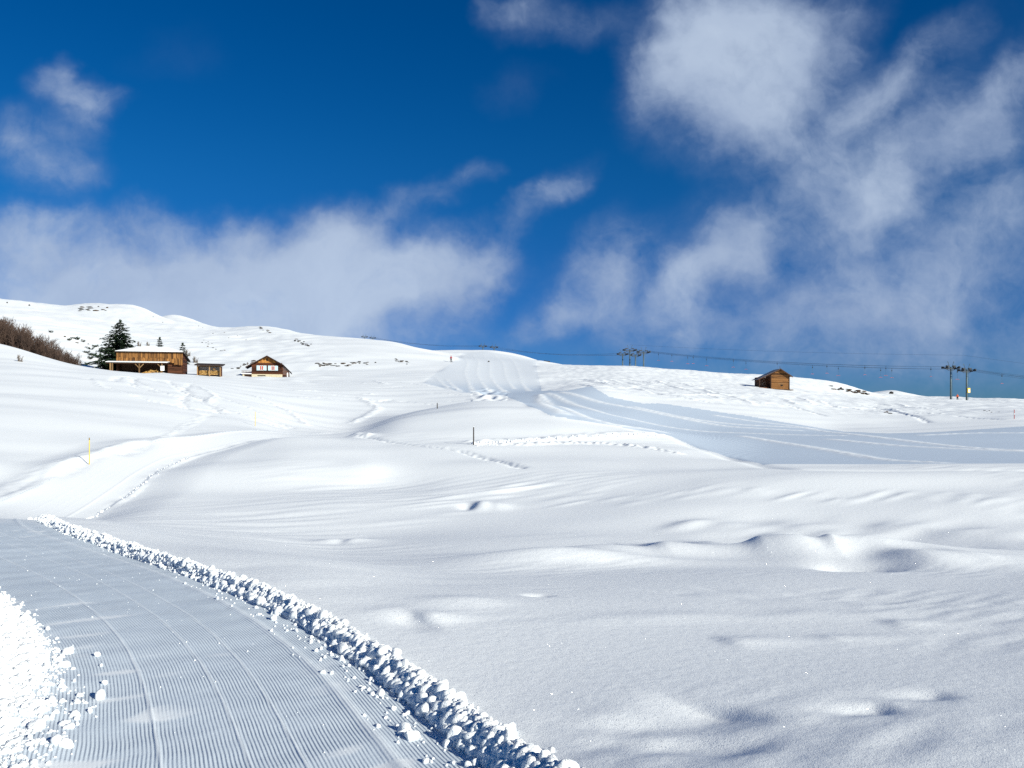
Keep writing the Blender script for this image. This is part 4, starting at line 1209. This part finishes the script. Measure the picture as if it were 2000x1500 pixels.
pB2 = pz(1241, 692, 290, label='lower lift pylon with a control box in the crest cluster', rz=RZ, arm=3.4, boxes=True)
pB3 = pz(1257, 686, 280, label='rightmost lift pylon of the crest cluster beside a white disc', rz=RZ, arm=4.0, disc=True, boxes=True)
pA4 = pz(943, 675, 425, label='left one of two thin pylons above the groomed run', rz=R(20))
pB4 = pz(965, 677, 420, label='right one of two thin pylons above the groomed run', rz=R(20))
pA5 = pz(712, 657, 540, label='left one of two pylon heads peeping over the far ridge', rz=R(25))
pB5 = pz(728, 659, 535, label='right one of two pylon heads peeping over the far ridge', rz=R(25))

def cable(chain, label, r=.024, sag=.014, name='lift_cable'):
    mb = MB()
    pts = []
    for a, b in zip(chain[:-1], chain[1:]):
        L_ = (b - a).length
        n = 18
        for i in range(n):
            t = i / n
            p = a.lerp(b, t); p.z -= 4 * sag * L_ * t * (1 - t)
            pts.append(p)
    pts.append(chain[-1])
    mb.tube(pts, r, 5)
    o = mb.build(name, M['rope'], None, True)
    tag(o, label, 'cable', 'cables of the drag lifts')
    return pts
def beyond(p, px, py, d): return Vector(((px - 1000) * d / F_PX, d, (Y_H - py) * d / F_PX))
cabA_l = cable([pA5[1], pA4[1], pA2[1], pA3[1], pA1[1], beyond(0, 2150, 748, 205)], 'lift cable on the left arm ends of the rear pylon row')
cabA_r = cable([pA5[2], pA4[2], pA2[2], pA3[2], pA1[2], beyond(0, 2180, 749, 204)], 'lift cable on the right arm ends of the rear pylon row')
cabB_l = cable([pB5[1], pB4[1], pB2[1], pB3[1], pB1[1], beyond(0, 2170, 757, 202)], 'lift cable on the left arm ends of the pylon with yellow board')
cabB_r = cable([pB5[2], pB4[2], pB2[2], pB3[2], pB1[2], beyond(0, 2200, 759, 200)], 'lift cable on the right arm ends of the pylon with yellow board')
cable([Vector(pA3[0].location) + Vector((0, 0, 11.6)), Vector(pB1[0].location) + Vector((-.95, 0, 12.6)), beyond(0, 2160, 728, 204)], 'thin overhead wire above the lift cables', .018, .006, 'overhead_wire')

# hangers
def make_tbar():
    o = thing('lift_hanger', 'red T-bar hanger dangling from the drag lift cable', 'lift hanger', (0, 0, 0), 0, 'T-bar hangers on the lift cables')
    d = MB(); d.box((0, 0, -.75), (.17, .2, .34)); d.tube([(0, 0, 0), (0, 0, -.6)], .035, 5); d.build('spring_drum', M['steel_dark'], o)
    r = MB(); r.tube([(0, 0, -.9), (.02, 0, -2.7)], .02, 5); r.build('rod', M['steel'], o)
    t = MB(); t.tube([(-.52, 0, -2.78), (0, 0, -2.68), (.52, 0, -2.78)], .045, 6); t.build('handle', M['tbar'], o)
    return o
tb0 = make_tbar()
def on_cable(pts, px):
    best = min(range(len(pts) - 1), key=lambda i: abs((1000 + F_PX * pts[i].x / pts[i].y) - px))
    a, b = pts[best], pts[best + 1]
    pa, pb = 1000 + F_PX * a.x / a.y, 1000 + F_PX * b.x / b.y
    t = max(-1, min(1, (px - pa) / (pb - pa + 1e-9)))
    return a.lerp(b, t)
first = True
for i, px in enumerate((1286, 1312, 1343, 1354, 1380, 1432, 1457, 1518, 1587, 1615, 1637, 1689, 1720, 1730, 1742, 1818, 1870, 1957)):
    o = tb0 if first else copy_tree(tb0); first = False
    o.location = on_cable(cabA_r if i % 2 else cabB_r, px)
    o.rotation_euler = (0, 0, random.uniform(-.4, .4))

# ---------------------------------------------------------------- people
def make_person(label, loc, rz, jacket, legs_apart=.13, skis=False, H=1.75):
    o = thing('person', label, 'person', loc, rz, None)
    # one continuous body grown over a jointed skeleton
    J = {'pelvis': (0, 0, .92), 'waist': (0, 0, 1.08), 'chest': (0, .01, 1.30), 'neck': (0, .01, 1.47), 'head': (0, -.01, 1.60), 'crown': (0, -.01, 1.72),
         'ls': (-.19, .01, 1.40), 'le': (-.30, .0, 1.14), 'lw': (-.33, -.14, .94), 'lh': (-.33, -.20, .88),
         'rs': (.19, .01, 1.40), 're': (.29, -.02, 1.14), 'rw': (.22, -.22, 1.02), 'rh': (.19, -.28, 1.03),
         'lp': (-.10, 0, .88), 'lk': (-.12, -.03, .50), 'la': (-legs_apart, .02, .09), 'lf': (-legs_apart - .01, -.15, .05),
         'rp': (.10, 0, .88), 'rk': (.12, -.04, .50), 'ra': (legs_apart, .01, .09), 'rf': (legs_apart + .01, -.16, .05)}
    E = [('pelvis', 'waist'), ('waist', 'chest'), ('chest', 'neck'), ('neck', 'head'), ('head', 'crown'), ('chest', 'ls'), ('ls', 'le'), ('le', 'lw'), ('lw', 'lh'),
         ('chest', 'rs'), ('rs', 're'), ('re', 'rw'), ('rw', 'rh'), ('pelvis', 'lp'), ('lp', 'lk'), ('lk', 'la'), ('la', 'lf'), ('pelvis', 'rp'), ('rp', 'rk'), ('rk', 'ra'), ('ra', 'rf')]
    Rr = dict(pelvis=.135, waist=.125, chest=.15, neck=.055, head=.095, crown=.075, ls=.075, le=.05, lw=.036, lh=.035, rs=.075, re=.05, rw=.036, rh=.035, lp=.10, lk=.062, la=.045, lf=.04, rp=.10, rk=.062, ra=.045, rf=.04)
    def skin(name, keys, grow, mat):
        me = bpy.data.meshes.new(name)
        ks = list(keys)
        me.from_pydata([J[k] for k in ks], [(ks.index(a), ks.index(b)) for a, b in E if a in ks and b in ks], [])
        ob = bpy.data.objects.new(name, me); link(ob); ob.parent = o
        ob.modifiers.new('skin', 'SKIN')
        sv = me.skin_vertices[0].data
        for i, k in enumerate(ks):
            sv[i].radius = (Rr[k] + grow, Rr[k] * (.85 if k in ('chest', 'waist', 'pelvis') else 1) + grow)
            sv[i].use_root = (i == 0)
        sb = ob.modifiers.new('sub', 'SUBSURF'); sb.levels = 1; sb.render_levels = 1
        me.materials.append(mat)
        return ob
    skin('body', J.keys(), 0, M['skin'])
    skin('jacket', ('pelvis', 'waist', 'chest', 'ls', 'le', 'lw', 'rs', 're', 'rw'), .03, M[jacket])
    skin('trousers', ('pelvis', 'lp', 'lk', 'la', 'rp', 'rk', 'ra'), .032, M['trouser'])
    hb = MB()
    for a in range(5):
        pass
    hb.tube([(0, -.01, 1.62), (0, -.01, 1.70), (0, -.01, 1.755), (0, -.01, 1.775)], [.125, .122, .085, .02], 12); hb.build('hat', M[jacket], o, True)
    fx = MB(); fx.tube([(0, -.105, 1.60), (0, -.125, 1.575)], [.012, .02], 6); fx.build('nose', M['skin'], o, True)
    bt = MB()
    for s in (-1, 1): bt.box((s * (legs_apart + .005), -.06, .07), (.12, .30, .16), tone=.5, taper=.8)
    bt.build('boots', M['black'], o, bevel=.02)
    if skis:
        for s in (-1, 1):
            k = MB(); k.box((s * legs_apart, -.1, -.0), (.09, 1.65, .025)); k.box((s * legs_apart, -1.0, .05), (.085, .2, .02), Matrix.Rotation(R(-28), 3, 'X')); k.build('ski', M['black'], o)
            q = MB(); q.tube([(s * .36, -.25, .95), (s * .45, .05, .02)], .012, 5); q.build('ski_pole', M['black'], o)
    return o

make_person('person in orange jacket and dark trousers standing between the two tall pylons', tuple(ground(1870, 216)), R(-20), 'orange')
pg = hit(881, 707, 200, Z)
make_person('skier in dark red jacket standing at the left edge of the groomed run', tuple(pg), R(25), 'crimson', skis=True)

# ---------------------------------------------------------------- marker stakes
def stake(px, py_foot, py_top, mat, label, r=.016, bands=None, dmin=20, tilt=0.0):
    p = hit(px, py_foot, dmin, Z)
    h = (py_foot - py_top) / F_PX * p[1]
    o = thing('marker_stake', label, 'stake', tuple(p), 0, None)
    o.rotation_euler = (0, R(tilt), 0)
    m = MB(); m.tube([(0, 0, -.3), (0, 0, h * .5), (0, 0, h)], [r, r, r * .85], 8); m.build('shaft', M[mat], o, True)
    for a, b, mt in (bands or []):
        q = MB(); q.tube([(0, 0, h * a), (0, 0, h * b)], r * 1.18, 8); q.build('band', M[mt], o, True)
    return o
stake(174.5, 907, 855, 'stake_yellow', 'thin yellow stake with a black-banded tip beside the sunlit path', .021, [(.93, .96, 'black'), (.98, 1.0, 'black')])
stake(498.5, 832, 804, 'stake_yellow', 'faint yellow stake where the path goes out of sight', .02, None)
stake(925, 869, 833, 'stake_dark', 'dark stake at the left end of the ploughed snow line', .034, [(.97, 1.0, 'white')])
stake(854, 798, 787, 'stake_dark', 'short dark stake on top of the snowy knoll', .040, None)
stake(1981, 818, 800, 'tbar', 'thin red pole at the right edge of the groomed run', .05, [(.45, .6, 'white')], 90)

# ---------------------------------------------------------------- trees
def make_spruce(H, rad, label, mat='needles', nwh=16, ragged=.3, snow=True, seed=1, lean=0):
    r = random.Random(seed)
    o = thing('spruce_tree', label, 'tree', (0, 0, 0))
    t = MB(); t.tube([(0, 0, -.8), (0, 0, H * .5), (lean * .3, 0, H)], [H * .03, H * .018, .02], 8); t.build('trunk', M['bark'], o, True)
    cr, sn = MB(), MB()
    def spray(c, d, size):
        """a flat tuft of needles: a few pointed leaf-like faces fanned out along d"""
        up = Vector((0, 0, 1)); side = d.cross(up)
        if side.length < .01: side = Vector((1, 0, 0))
        side.normalize()
        for q in range(4):
            dd = (d + side * r.uniform(-.9, .9) + up * r.uniform(-.45, .3)).normalized()
            s2 = dd.cross(Vector((r.uniform(-.5, .5), r.uniform(-.5, .5), 1))).normalized()
            l, w = size * r.uniform(.7, 1.3), size * r.uniform(.20, .34)
            cr.add([c, c + dd * l * .5 + s2 * w, c + dd * l - up * l * .12, c + dd * l * .5 - s2 * w], [(0, 1, 2, 3)])
    for i in range(nwh):
        f = (i + .4) / nwh
        z = H * (.04 + .94 * f)
        reach = rad * (1 - f) ** .66 * (.86 + .2 * math.sin(i * 2.1)) + .12
        nb = max(5, int(14 * (1 - f * .6)))
        for b in range(nb):
            a = 2 * math.pi * (b + r.random() * .8) / nb + i * .7
            L_ = reach * r.uniform(1 - ragged, 1 + ragged * .6)
            if r.random() < .07: L_ *= 1.3
            dirv = Vector((math.cos(a), math.sin(a), r.uniform(-.28, -.02) + .35 * f)).normalized()
            n = max(3, int(L_ / .30))
            for k in range(n):
                tt = (k + .7) / n
                p = Vector((0, 0, z)) + dirv * L_ * tt - Vector((0, 0, .16 * L_ * tt * tt))
                p += Vector((r.uniform(-.1, .1), r.uniform(-.1, .1), r.uniform(-.1, .1)))
                spray(p, dirv, .80 * (H / 8) ** .5 * (1.15 - .5 * tt) * (.68 + .45 * (1 - f)))
            for _k in range(2 if snow else 0):
                if r.random() > .62: continue
                tt = r.uniform(.45, .95); p = Vector((0, 0, z + .1)) + dirv * L_ * tt - Vector((0, 0, .16 * L_ * tt * tt))
                w = r.uniform(.10, .24)
                sn.add([p + Vector((x * w, y * w * .8, zz * w * .45)) for x, y, zz in ((-1, 0, 0), (0, -1, .1), (1, 0, 0), (0, 1, .1), (0, 0, .6), (0, 0, -.3))], [(0, 1, 4), (1, 2, 4), (2, 3, 4), (3, 0, 4), (1, 0, 5), (2, 1, 5), (3, 2, 5), (0, 3, 5)])
    for k in range(14): spray(Vector((lean * .3, 0, H * (.93 + .006 * k))), Vector((r.uniform(-.5, .5), r.uniform(-.5, .5), 1)).normalized(), .45)
    crown = cr.build('crown', M[mat], o)
    if snow: sn.build('snow_clumps', M['snow_cap'], crown, True)
    return o
def plant(o, px, d, zoff=0.0, rz=0):
    g = ground(px, d); o.location = (g[0], g[1], g[2] + zoff); o.rotation_euler = (0, 0, rz); return o
zt = (Y_H - 628) / F_PX * 158; 
g_ = ground(234, 158)
plant(make_spruce(zt - g_[2], 5.2, 'big dark spruce dusted with snow behind the left end of barn', nwh=26, seed=3, lean=.6), 233, 158)
def tall(px, d, ptop): return (Y_H - ptop) / F_PX * d - ground(px, d)[2]
plant(make_spruce(tall(312, 205, 661), 1.5, 'small pointed spruce showing above the middle of barn roof', 'needles_pine', 10, snow=False, seed=5), 312, 205)
plant(make_spruce(tall(357, 190, 672), 1.35, 'small open spruce behind the right corner of barn roof', 'needles_pine', 9, .45, False, 6), 357, 190)
# low mountain pines
def make_mugo(seed, size):
    r = random.Random(seed)
    o = thing('mountain_pine', 'low dark mountain pine bush between the brown thicket and the spruce', 'bush', (0, 0, 0), 0, 'low dark bushes left of the barn')
    st = MB()
    cr = MB()
    for k in range(9):
        a = r.uniform(0, 6.28); L_ = size * r.uniform(.6, 1.1)
        tip = Vector((math.cos(a) * L_, math.sin(a) * L_, size * r.uniform(.35, .95)))
        st.tube([(0, 0, -.3), tip * .5 + Vector((0, 0, -.1)), tip], [.07, .05, .02], 5)
        for q in range(16):
            p = tip * r.uniform(.4, 1.1) + Vector((r.uniform(-.3, .3), r.uniform(-.3, .3), r.uniform(-.2, .3))) * size * .5
            d = Vector((r.uniform(-1, 1), r.uniform(-1, 1), r.uniform(.1, 1))).normalized(); s2 = d.orthogonal().normalized()
            l = r.uniform(.25, .5) * size ** .5; cr.add([p, p + d * l * .5 + s2 * l * .3, p + d * l, p + d * l * .5 - s2 * l * .3], [(0, 1, 2, 3)])
    st.build('stem', M['bark'], o); cr.build('foliage', M['needles'], o)
    return o
mg = [make_mugo(21, 1.5), make_mugo(22, 1.1)]
MUGO = [(204, 690, 0, 1.0), (196, 700, 1, 1.2), (212, 705, 0, 1.1), (186, 678, 1, .7), (178, 683, 0, .55), (170, 690, 1, .7), (152, 664, 0, .6), (146, 662, 1, .6), (162, 668, 1, .55), (134, 665, 1, .6), (100, 650, 0, .5), (182, 695, 1, .9), (205, 716, 1, .8), (190, 712, 0, .5), (171, 712, 1, .6), (222, 700, 0, .9), (176, 702, 0, .6)]
used_m = [False, False]
for px, py, k, sc in MUGO:
    p = hit(px, py, 122, Z)
    o = copy_tree(mg[k]) if used_m[k] else mg[k]; used_m[k] = True
    o.location = tuple(p); o.scale = (sc, sc, sc * .8); o.rotation_euler = (0, 0, random.uniform(0, 6.28))

# leafless alders
def make_alder(seed, H, mat, label, group, nst=9):
    r = random.Random(seed)
    o = thing('bare_shrub', label, 'shrub', (0, 0, 0), 0, group)
    st, tw = MB(), MB()
    for k in range(nst):
        a = r.uniform(0, 6.28); sp = r.uniform(.12, .5)
        d = Vector((math.cos(a) * sp, math.sin(a) * sp, 1)).normalized()
        L_ = H * r.uniform(.65, 1.05)
        base = Vector((math.cos(a) * .15, math.sin(a) * .15, -.4))
        tip = base + d * L_ + Vector((r.uniform(-.2, .2), r.uniform(-.2, .2), 0))
        st.tube([base, base.lerp(tip, .5) + Vector((r.uniform(-.15, .15), r.uniform(-.15, .15), 0)), tip], [.05, .035, .012], 4, caps=False)
        for q in range(16):
            t = r.uniform(.22, 1.0); p = base.lerp(tip, t)
            e = (d * .8 + Vector((r.uniform(-1, 1), r.uniform(-1, 1), r.uniform(.0, .9)))).normalized()
            l = r.uniform(.35, .95) * H / 3
            m_ = p + e * l * .5 + Vector((0, 0, .05)); tw.tube([p, m_, p + e * l + Vector((0, 0, .12 * l))], [.022, .016, .007], 3, caps=False)
            for w in range(3):
                e2 = (e + Vector((r.uniform(-1, 1), r.uniform(-1, 1), r.uniform(-.2, .8)))).normalized()
                b0 = p.lerp(p + e * l, r.uniform(.3, .95)); tw.tube([b0, b0 + e2 * l * .45], [.013, .006], 3, caps=False)
    s = st.build('stems', M[mat], o); tw.build('twigs', M[mat], o)
    return o
al = [make_alder(31 + k, 3.4, 'twig', 'leafless brown alder in the thicket on the left bank', 'leafless alders of the thicket') for k in range(4)]
used_a = [False] * 4
pts = []
ra = random.Random(9)
for k in range(64):
    px = -45 + 195 * (k + ra.random()) / 64
    d = ra.choice((117, 122, 128, 134)) + ra.uniform(-2, 2)
    ptop = np.interp(px, [-50, 0, 25, 50, 80, 110, 140, 160], [606, 618, 622, 640, 656, 672, 686, 703]) + ra.uniform(-2, 12)
    g = ground(px, d)
    h = (Y_H - ptop) / F_PX * d - g[2]
    if h < .9: h = .9
    k4 = ra.randrange(4)
    o = copy_tree(al[k4]) if used_a[k4] else al[k4]; used_a[k4] = True
    o.location = tuple(g); sc = h / 3.5; o.scale = (max(sc, .55) * 1.0, max(sc, .55) * 1.0, sc); o.rotation_euler = (0, 0, ra.uniform(0, 6.28))
gs = make_alder(41, 1.0, 'twig_grey', 'small grey bare bush alone on the open snow of the left bank', None, 7)
p = hit(41, 706, 60, Z); gs.location = tuple(p)
for i, (px, py, sc, lab) in enumerate(((273, 676, 1.1, 'pale leafless bush above barn roof, right of the big spruce'), (290, 675, .9, 'pale leafless bush above barn roof, next to the small pointed spruce'), (368, 695, 1.4, 'grey leafless bush at the rear right corner of the barn'), (383, 708, 1.2, 'grey leafless bush between the barn and the woodshed'))):
    o = copy_tree(gs); p = hit(px, py, 160, Z); o.location = tuple(p); o.scale = (sc * 1.6,) * 3; o['label'] = lab

# ---------------------------------------------------------------- rocks showing through the snow
def ico(sub):
    bm = bmesh.new(); bmesh.ops.create_icosphere(bm, subdivisions=sub, radius=1.0)
    bm.verts.ensure_lookup_table()
    v = np.array([q.co[:] for q in bm.verts]); f = np.array([[l.vert.index for l in q.loops] for q in bm.faces]); bm.free()
    return v, f
IV1, IF1 = ico(1); IV2, IF2 = ico(2); IV3, IF3 = ico(3)
def lumpy(v, r, amp):
    d = np.zeros(len(v))
    for k in range(5):
        n = r.normal(size=3); n /= np.linalg.norm(n)
        d += amp / (1 + k * .5) * np.sin((1.5 + 1.4 * k) * (v @ n) + r.uniform(0, 6.28))
    return v * (1 + d)[:, None]
rock_me = []
for k in range(4):
    v = lumpy(IV2, np.random.default_rng(60 + k), .22) * np.array([1.0, .8, .45])
    rock_me.append(v)
def rock(px, py, wpx, hpx, label, group, mat='rock', dmin=100, d=None, k=0):
    p = hit(px, py, dmin, Z) if d is None else ground(px, d)
    s = p[1] / F_PX
    me = bpy.data.meshes.new('rock')
    r = ra
    yaw = r.uniform(0, 6.28); c, sn = math.cos(yaw), math.sin(yaw)
    v = rock_me[k % 4].copy()
    v = np.stack([v[:, 0] * c - v[:, 1] * sn, v[:, 0] * sn + v[:, 1] * c, v[:, 2]], 1)
    v *= np.array([wpx * s * .62, wpx * s * .5, hpx * s * 1.7])
    me.from_pydata(v.tolist(), [], IF2.tolist()); me.materials.append(M[mat])
    o = bpy.data.objects.new('rock', me); link(o); o.location = (p[0], p[1], p[2] + hpx * s * .22)
    tag(o, label, 'rock', group)
    return o
def outcrop(px0, py0, px1, py1, n, spread, wr, hr, where, mats=('rock', 'heath'), dmin=100):
    for i in range(n):
        t = ra.random()
        rock(px0 + (px1 - px0) * t + ra.uniform(-3, 3), py0 + (py1 - py0) * t + ra.uniform(-spread, spread), ra.uniform(*wr), ra.uniform(*hr),
             'dark bare rock showing through the snow ' + where, 'rocks ' + where, mats[0 if ra.random() < .7 else 1], dmin, None, i)
outcrop(612, 713, 736, 710, 34, 4, (2.5, 9), (.8, 1.9), 'in the long outcrop right of the chalet')
outcrop(575, 664, 610, 676, 18, 4, (2, 6), (.8, 2.2), 'in the outcrop above the chalet')
outcrop(452, 722, 500, 706, 16, 3, (2.5, 7), (.8, 2.0), 'left of the chalet')
outcrop(150, 604, 214, 603, 14, 4, (3, 10), (.8, 1.8), 'high on the leftmost summit', dmin=300)
outcrop(768, 701, 800, 711, 12, 3, (2.5, 7), (.7, 1.5), 'on the knoll left of the groomed run')
outcrop(1624, 757, 1696, 770, 36, 3, (3, 9), (1.0, 2.4), 'right of the hay hut')
outcrop(1724, 804, 1738, 808, 6, 1.2, (3, 6), (.8, 1.6), 'in the hollow beside the groomed run')
outcrop(834, 692, 858, 694, 7, 1, (3, 6), (.7, 1.3), 'beside the top of the groomed run', dmin=250)
outcrop(1062, 705, 1080, 706, 6, .8, (3, 6), (1, 1.8), 'on the crest right of the groomed run', dmin=150)
outcrop(505, 641, 525, 648, 8, 3, (2, 5), (.7, 1.5), 'on the far middle summit', dmin=250)
outcrop(395, 668, 440, 686, 12, 5, (1.5, 3.5), (.6, 1.2), 'on the slope between barn and chalet')
outcrop(120, 655, 215, 690, 14, 9, (2, 5), (.8, 1.8), 'on the slope above the brown thicket')
outcrop(1870, 790, 1960, 805, 6, 5, (1.5, 3), (.5, 1.0), 'below the two tall pylons')
outcrop(260, 622, 480, 665, 9, 12, (1.2, 2.5), (.5, .9), 'scattered over the far left hillside')
rock(1741, 769, 9, 3.5, 'dark rock on the small white dome right of the hay hut', None, dmin=200)
for px, py in ((14, 592), (57, 597), (955, 707)):
    rock(px, py, 3, 2, {14: 'tiny dark rock on the skyline at the far left', 57: 'tiny dark rock on the far left skyline, right of its twin', 955: 'tiny dark rock in the middle of the groomed run'}[px], None, dmin=200)

# ---------------------------------------------------------------- ploughed-up snow along the path
PNX = np.gradient(PQ[:, 0]); PNY = np.gradient(PQ[:, 1])
_l = np.hypot(PNX, PNY); PNX, PNY = PNX / _l, PNY / _l
def at_path(y, lat):
    """a place beside the path: metres ahead of the camera, metres to the right of the path's middle"""
    f = lambda a: float(np.interp(y, PQ[:, 1], a))
    return f(PQ[:, 0]) + f(PNY) * lat, y - f(PNX) * lat, f(PQW)
def clods(name, items, label):
    Vs, Fs, n = [], [], 0
    for (x, y, z, s, big) in items:
        v0, f0 = (IV3, IF3) if big else ((IV2, IF2) if s > .013 else (IV1, IF1))
        r = np.random.default_rng(int(abs(x * 1e4 + y * 7e3)) % (2 ** 31))
        v = lumpy(v0, r, .20)
        if big: v = v * (1 + .05 * np.sin(v0[:, :1] * 9 + r.uniform(0, 6)) * np.sin(v0[:, 1:2] * 8 + r.uniform(0, 6)) * np.sin(v0[:, 2:] * 10))
        q = r.normal(size=(3, 3)); q, _ = np.linalg.qr(q)
        v = (v * r.uniform(.7, 1.2, 3)) @ q * s + np.array([x, y, z])
        Vs.append(v); Fs.append(f0 + n); n += len(v)
    o = mesh_np(name, np.vstack(Vs), np.vstack(Fs), M['clod'])
    tag(o, label, 'snow berm', None, 'stuff')
    return o
rc = np.random.default_rng(77)
it = []
def ymix(a, b, n, pw=1.6):       # more, smaller pieces near the camera
    t = rc.random(n) ** pw
    return a + (b - a) * t
for y in ymix(3.0, 18, 12500, 1.55):
    off = rc.normal(float(np.interp(y, [4, 9], [.085, .06])), float(np.interp(y, [4, 7, 12], [.05, .040, .040])))
    if rc.random() < .05 and y < 9: off = -abs(rc.normal(.02, .16))          # spilled on to the combed snow
    if off < -.5: continue
    x, yy, w = at_path(y, 0)
    x, yy, w = at_path(y, w + off)
    if yy < 2.2: continue
    s = min(.052, (.0105 if y < 6 else .0088) * math.exp(abs(rc.normal(0, .62)))) * (1 if off > -.02 else .8)
    h = .12 * math.exp(-.5 * ((off - .11) / .09) ** 2) * rc.random()
    it.append((x, yy, gz(x, yy) + h * .32 + s * .2, s, s > .03))
for y in ymix(3.0, 9, 2600, 1.5):         # blocks that slid down the path side of the bank
    off = rc.uniform(-.035, .08)
    x, yy, w = at_path(y, 0); x, yy, w = at_path(y, w + off)
    if yy < 2.2: continue
    s = min(.05, .016 * math.exp(abs(rc.normal(0, .5))))
    it.append((x, yy, gz(x, yy) + s * .6, s, s > .03))
for k in range(110):                      # crumbs strewn over the comb marks
    y = float(ymix(3.2, 12, 1, 1.3)[0])
    x, yy, w = at_path(y, 0); x, yy, w = at_path(y, rc.uniform(-1, 1) * w)
    if yy < 2.6: continue
    s = .0035 * math.exp(abs(rc.normal(0, .5)))
    it.append((x, yy, gz(x, yy) + s * .4, s, False))
clods('snow_berm', it, 'long berm of broken snow clods along the right edge of path')
it = []
for y in ymix(3.4, 12.5, 13000, 1.35):
    spread = float(np.interp(y, [3.4, 5, 6.2, 7.2, 9, 11], [.22, .20, .16, .10, .07, .06]))
    off = rc.normal(float(np.interp(y, [4, 6, 8, 10], [.08, .03, -.03, -.05])), spread)
    x, yy, w = at_path(y, 0)
    x, yy, w = at_path(y, -w - off)
    if yy < 2.4: continue
    s = min(.045, .0066 * math.exp(abs(rc.normal(0, .70))))
    it.append((x, yy, gz(x, yy) + s * .05, s, s > .03))
clods('snow_berm', it, 'broad heap of broken snow clods on the left side of path')
it = []
for y in np.concatenate([ymix(17, 26, 420, 1), ymix(26, 40, 90, 1)]):
    x, yy, w = at_path(y, 0); x, yy, w = at_path(y, w + rc.normal(.12, .1))
    s = .015 * math.exp(abs(rc.normal(0, .5)))
    it.append((x, yy, gz(x, yy) + s * .3, s, False))
clods('snow_berm', it, 'thin line of snow crumbs on the right edge of the sunlit path')
it = []
for k in range(260):
    t = rc.random(); px = 925 + (1290 - 925) * t
    py = np.interp(px, [925, 1000, 1080, 1160, 1240, 1290], [868, 862, 857, 853, 849, 851]) + rc.normal(0, 1.6)
    p = hit(px, py, 30, Z); s = .05 * math.exp(abs(rc.normal(0, .5)))
    it.append((p[0], p[1], p[2] + s * .2, s * .5, False))
clods('snow_berm', it, 'straight ridge of tumbled snow running right from the dark stake')
# single balls of snow that rolled out on to the combed path
for i, (px, py, s) in enumerate(((196, 1364, .062), (205, 1336, .034), (176, 1391, .030), (138, 1422, .034), (190, 1281, .036), (110, 1452, .05), (150, 1405, .026), (860, 1418, .028), (800, 1362, .035), (955, 1455, .03), (930, 1478, .026), (905, 1440, .02))):
    p = hit(px, py, 3, Z); s *= .62
    r = np.random.default_rng(200 + i)
    v = lumpy(IV3, r, .10) * r.uniform(.8, 1.2, 3) * s
    o = mesh_np('snow_clod', v, IF3, M['clod']); o.location = (p[0], p[1], p[2] + s * .55)
    tag(o, 'single ball of snow lying loose on the combed path by the ' + ('left heap' if px < 400 else 'right berm'), 'snow clod', 'loose snow balls on the path')
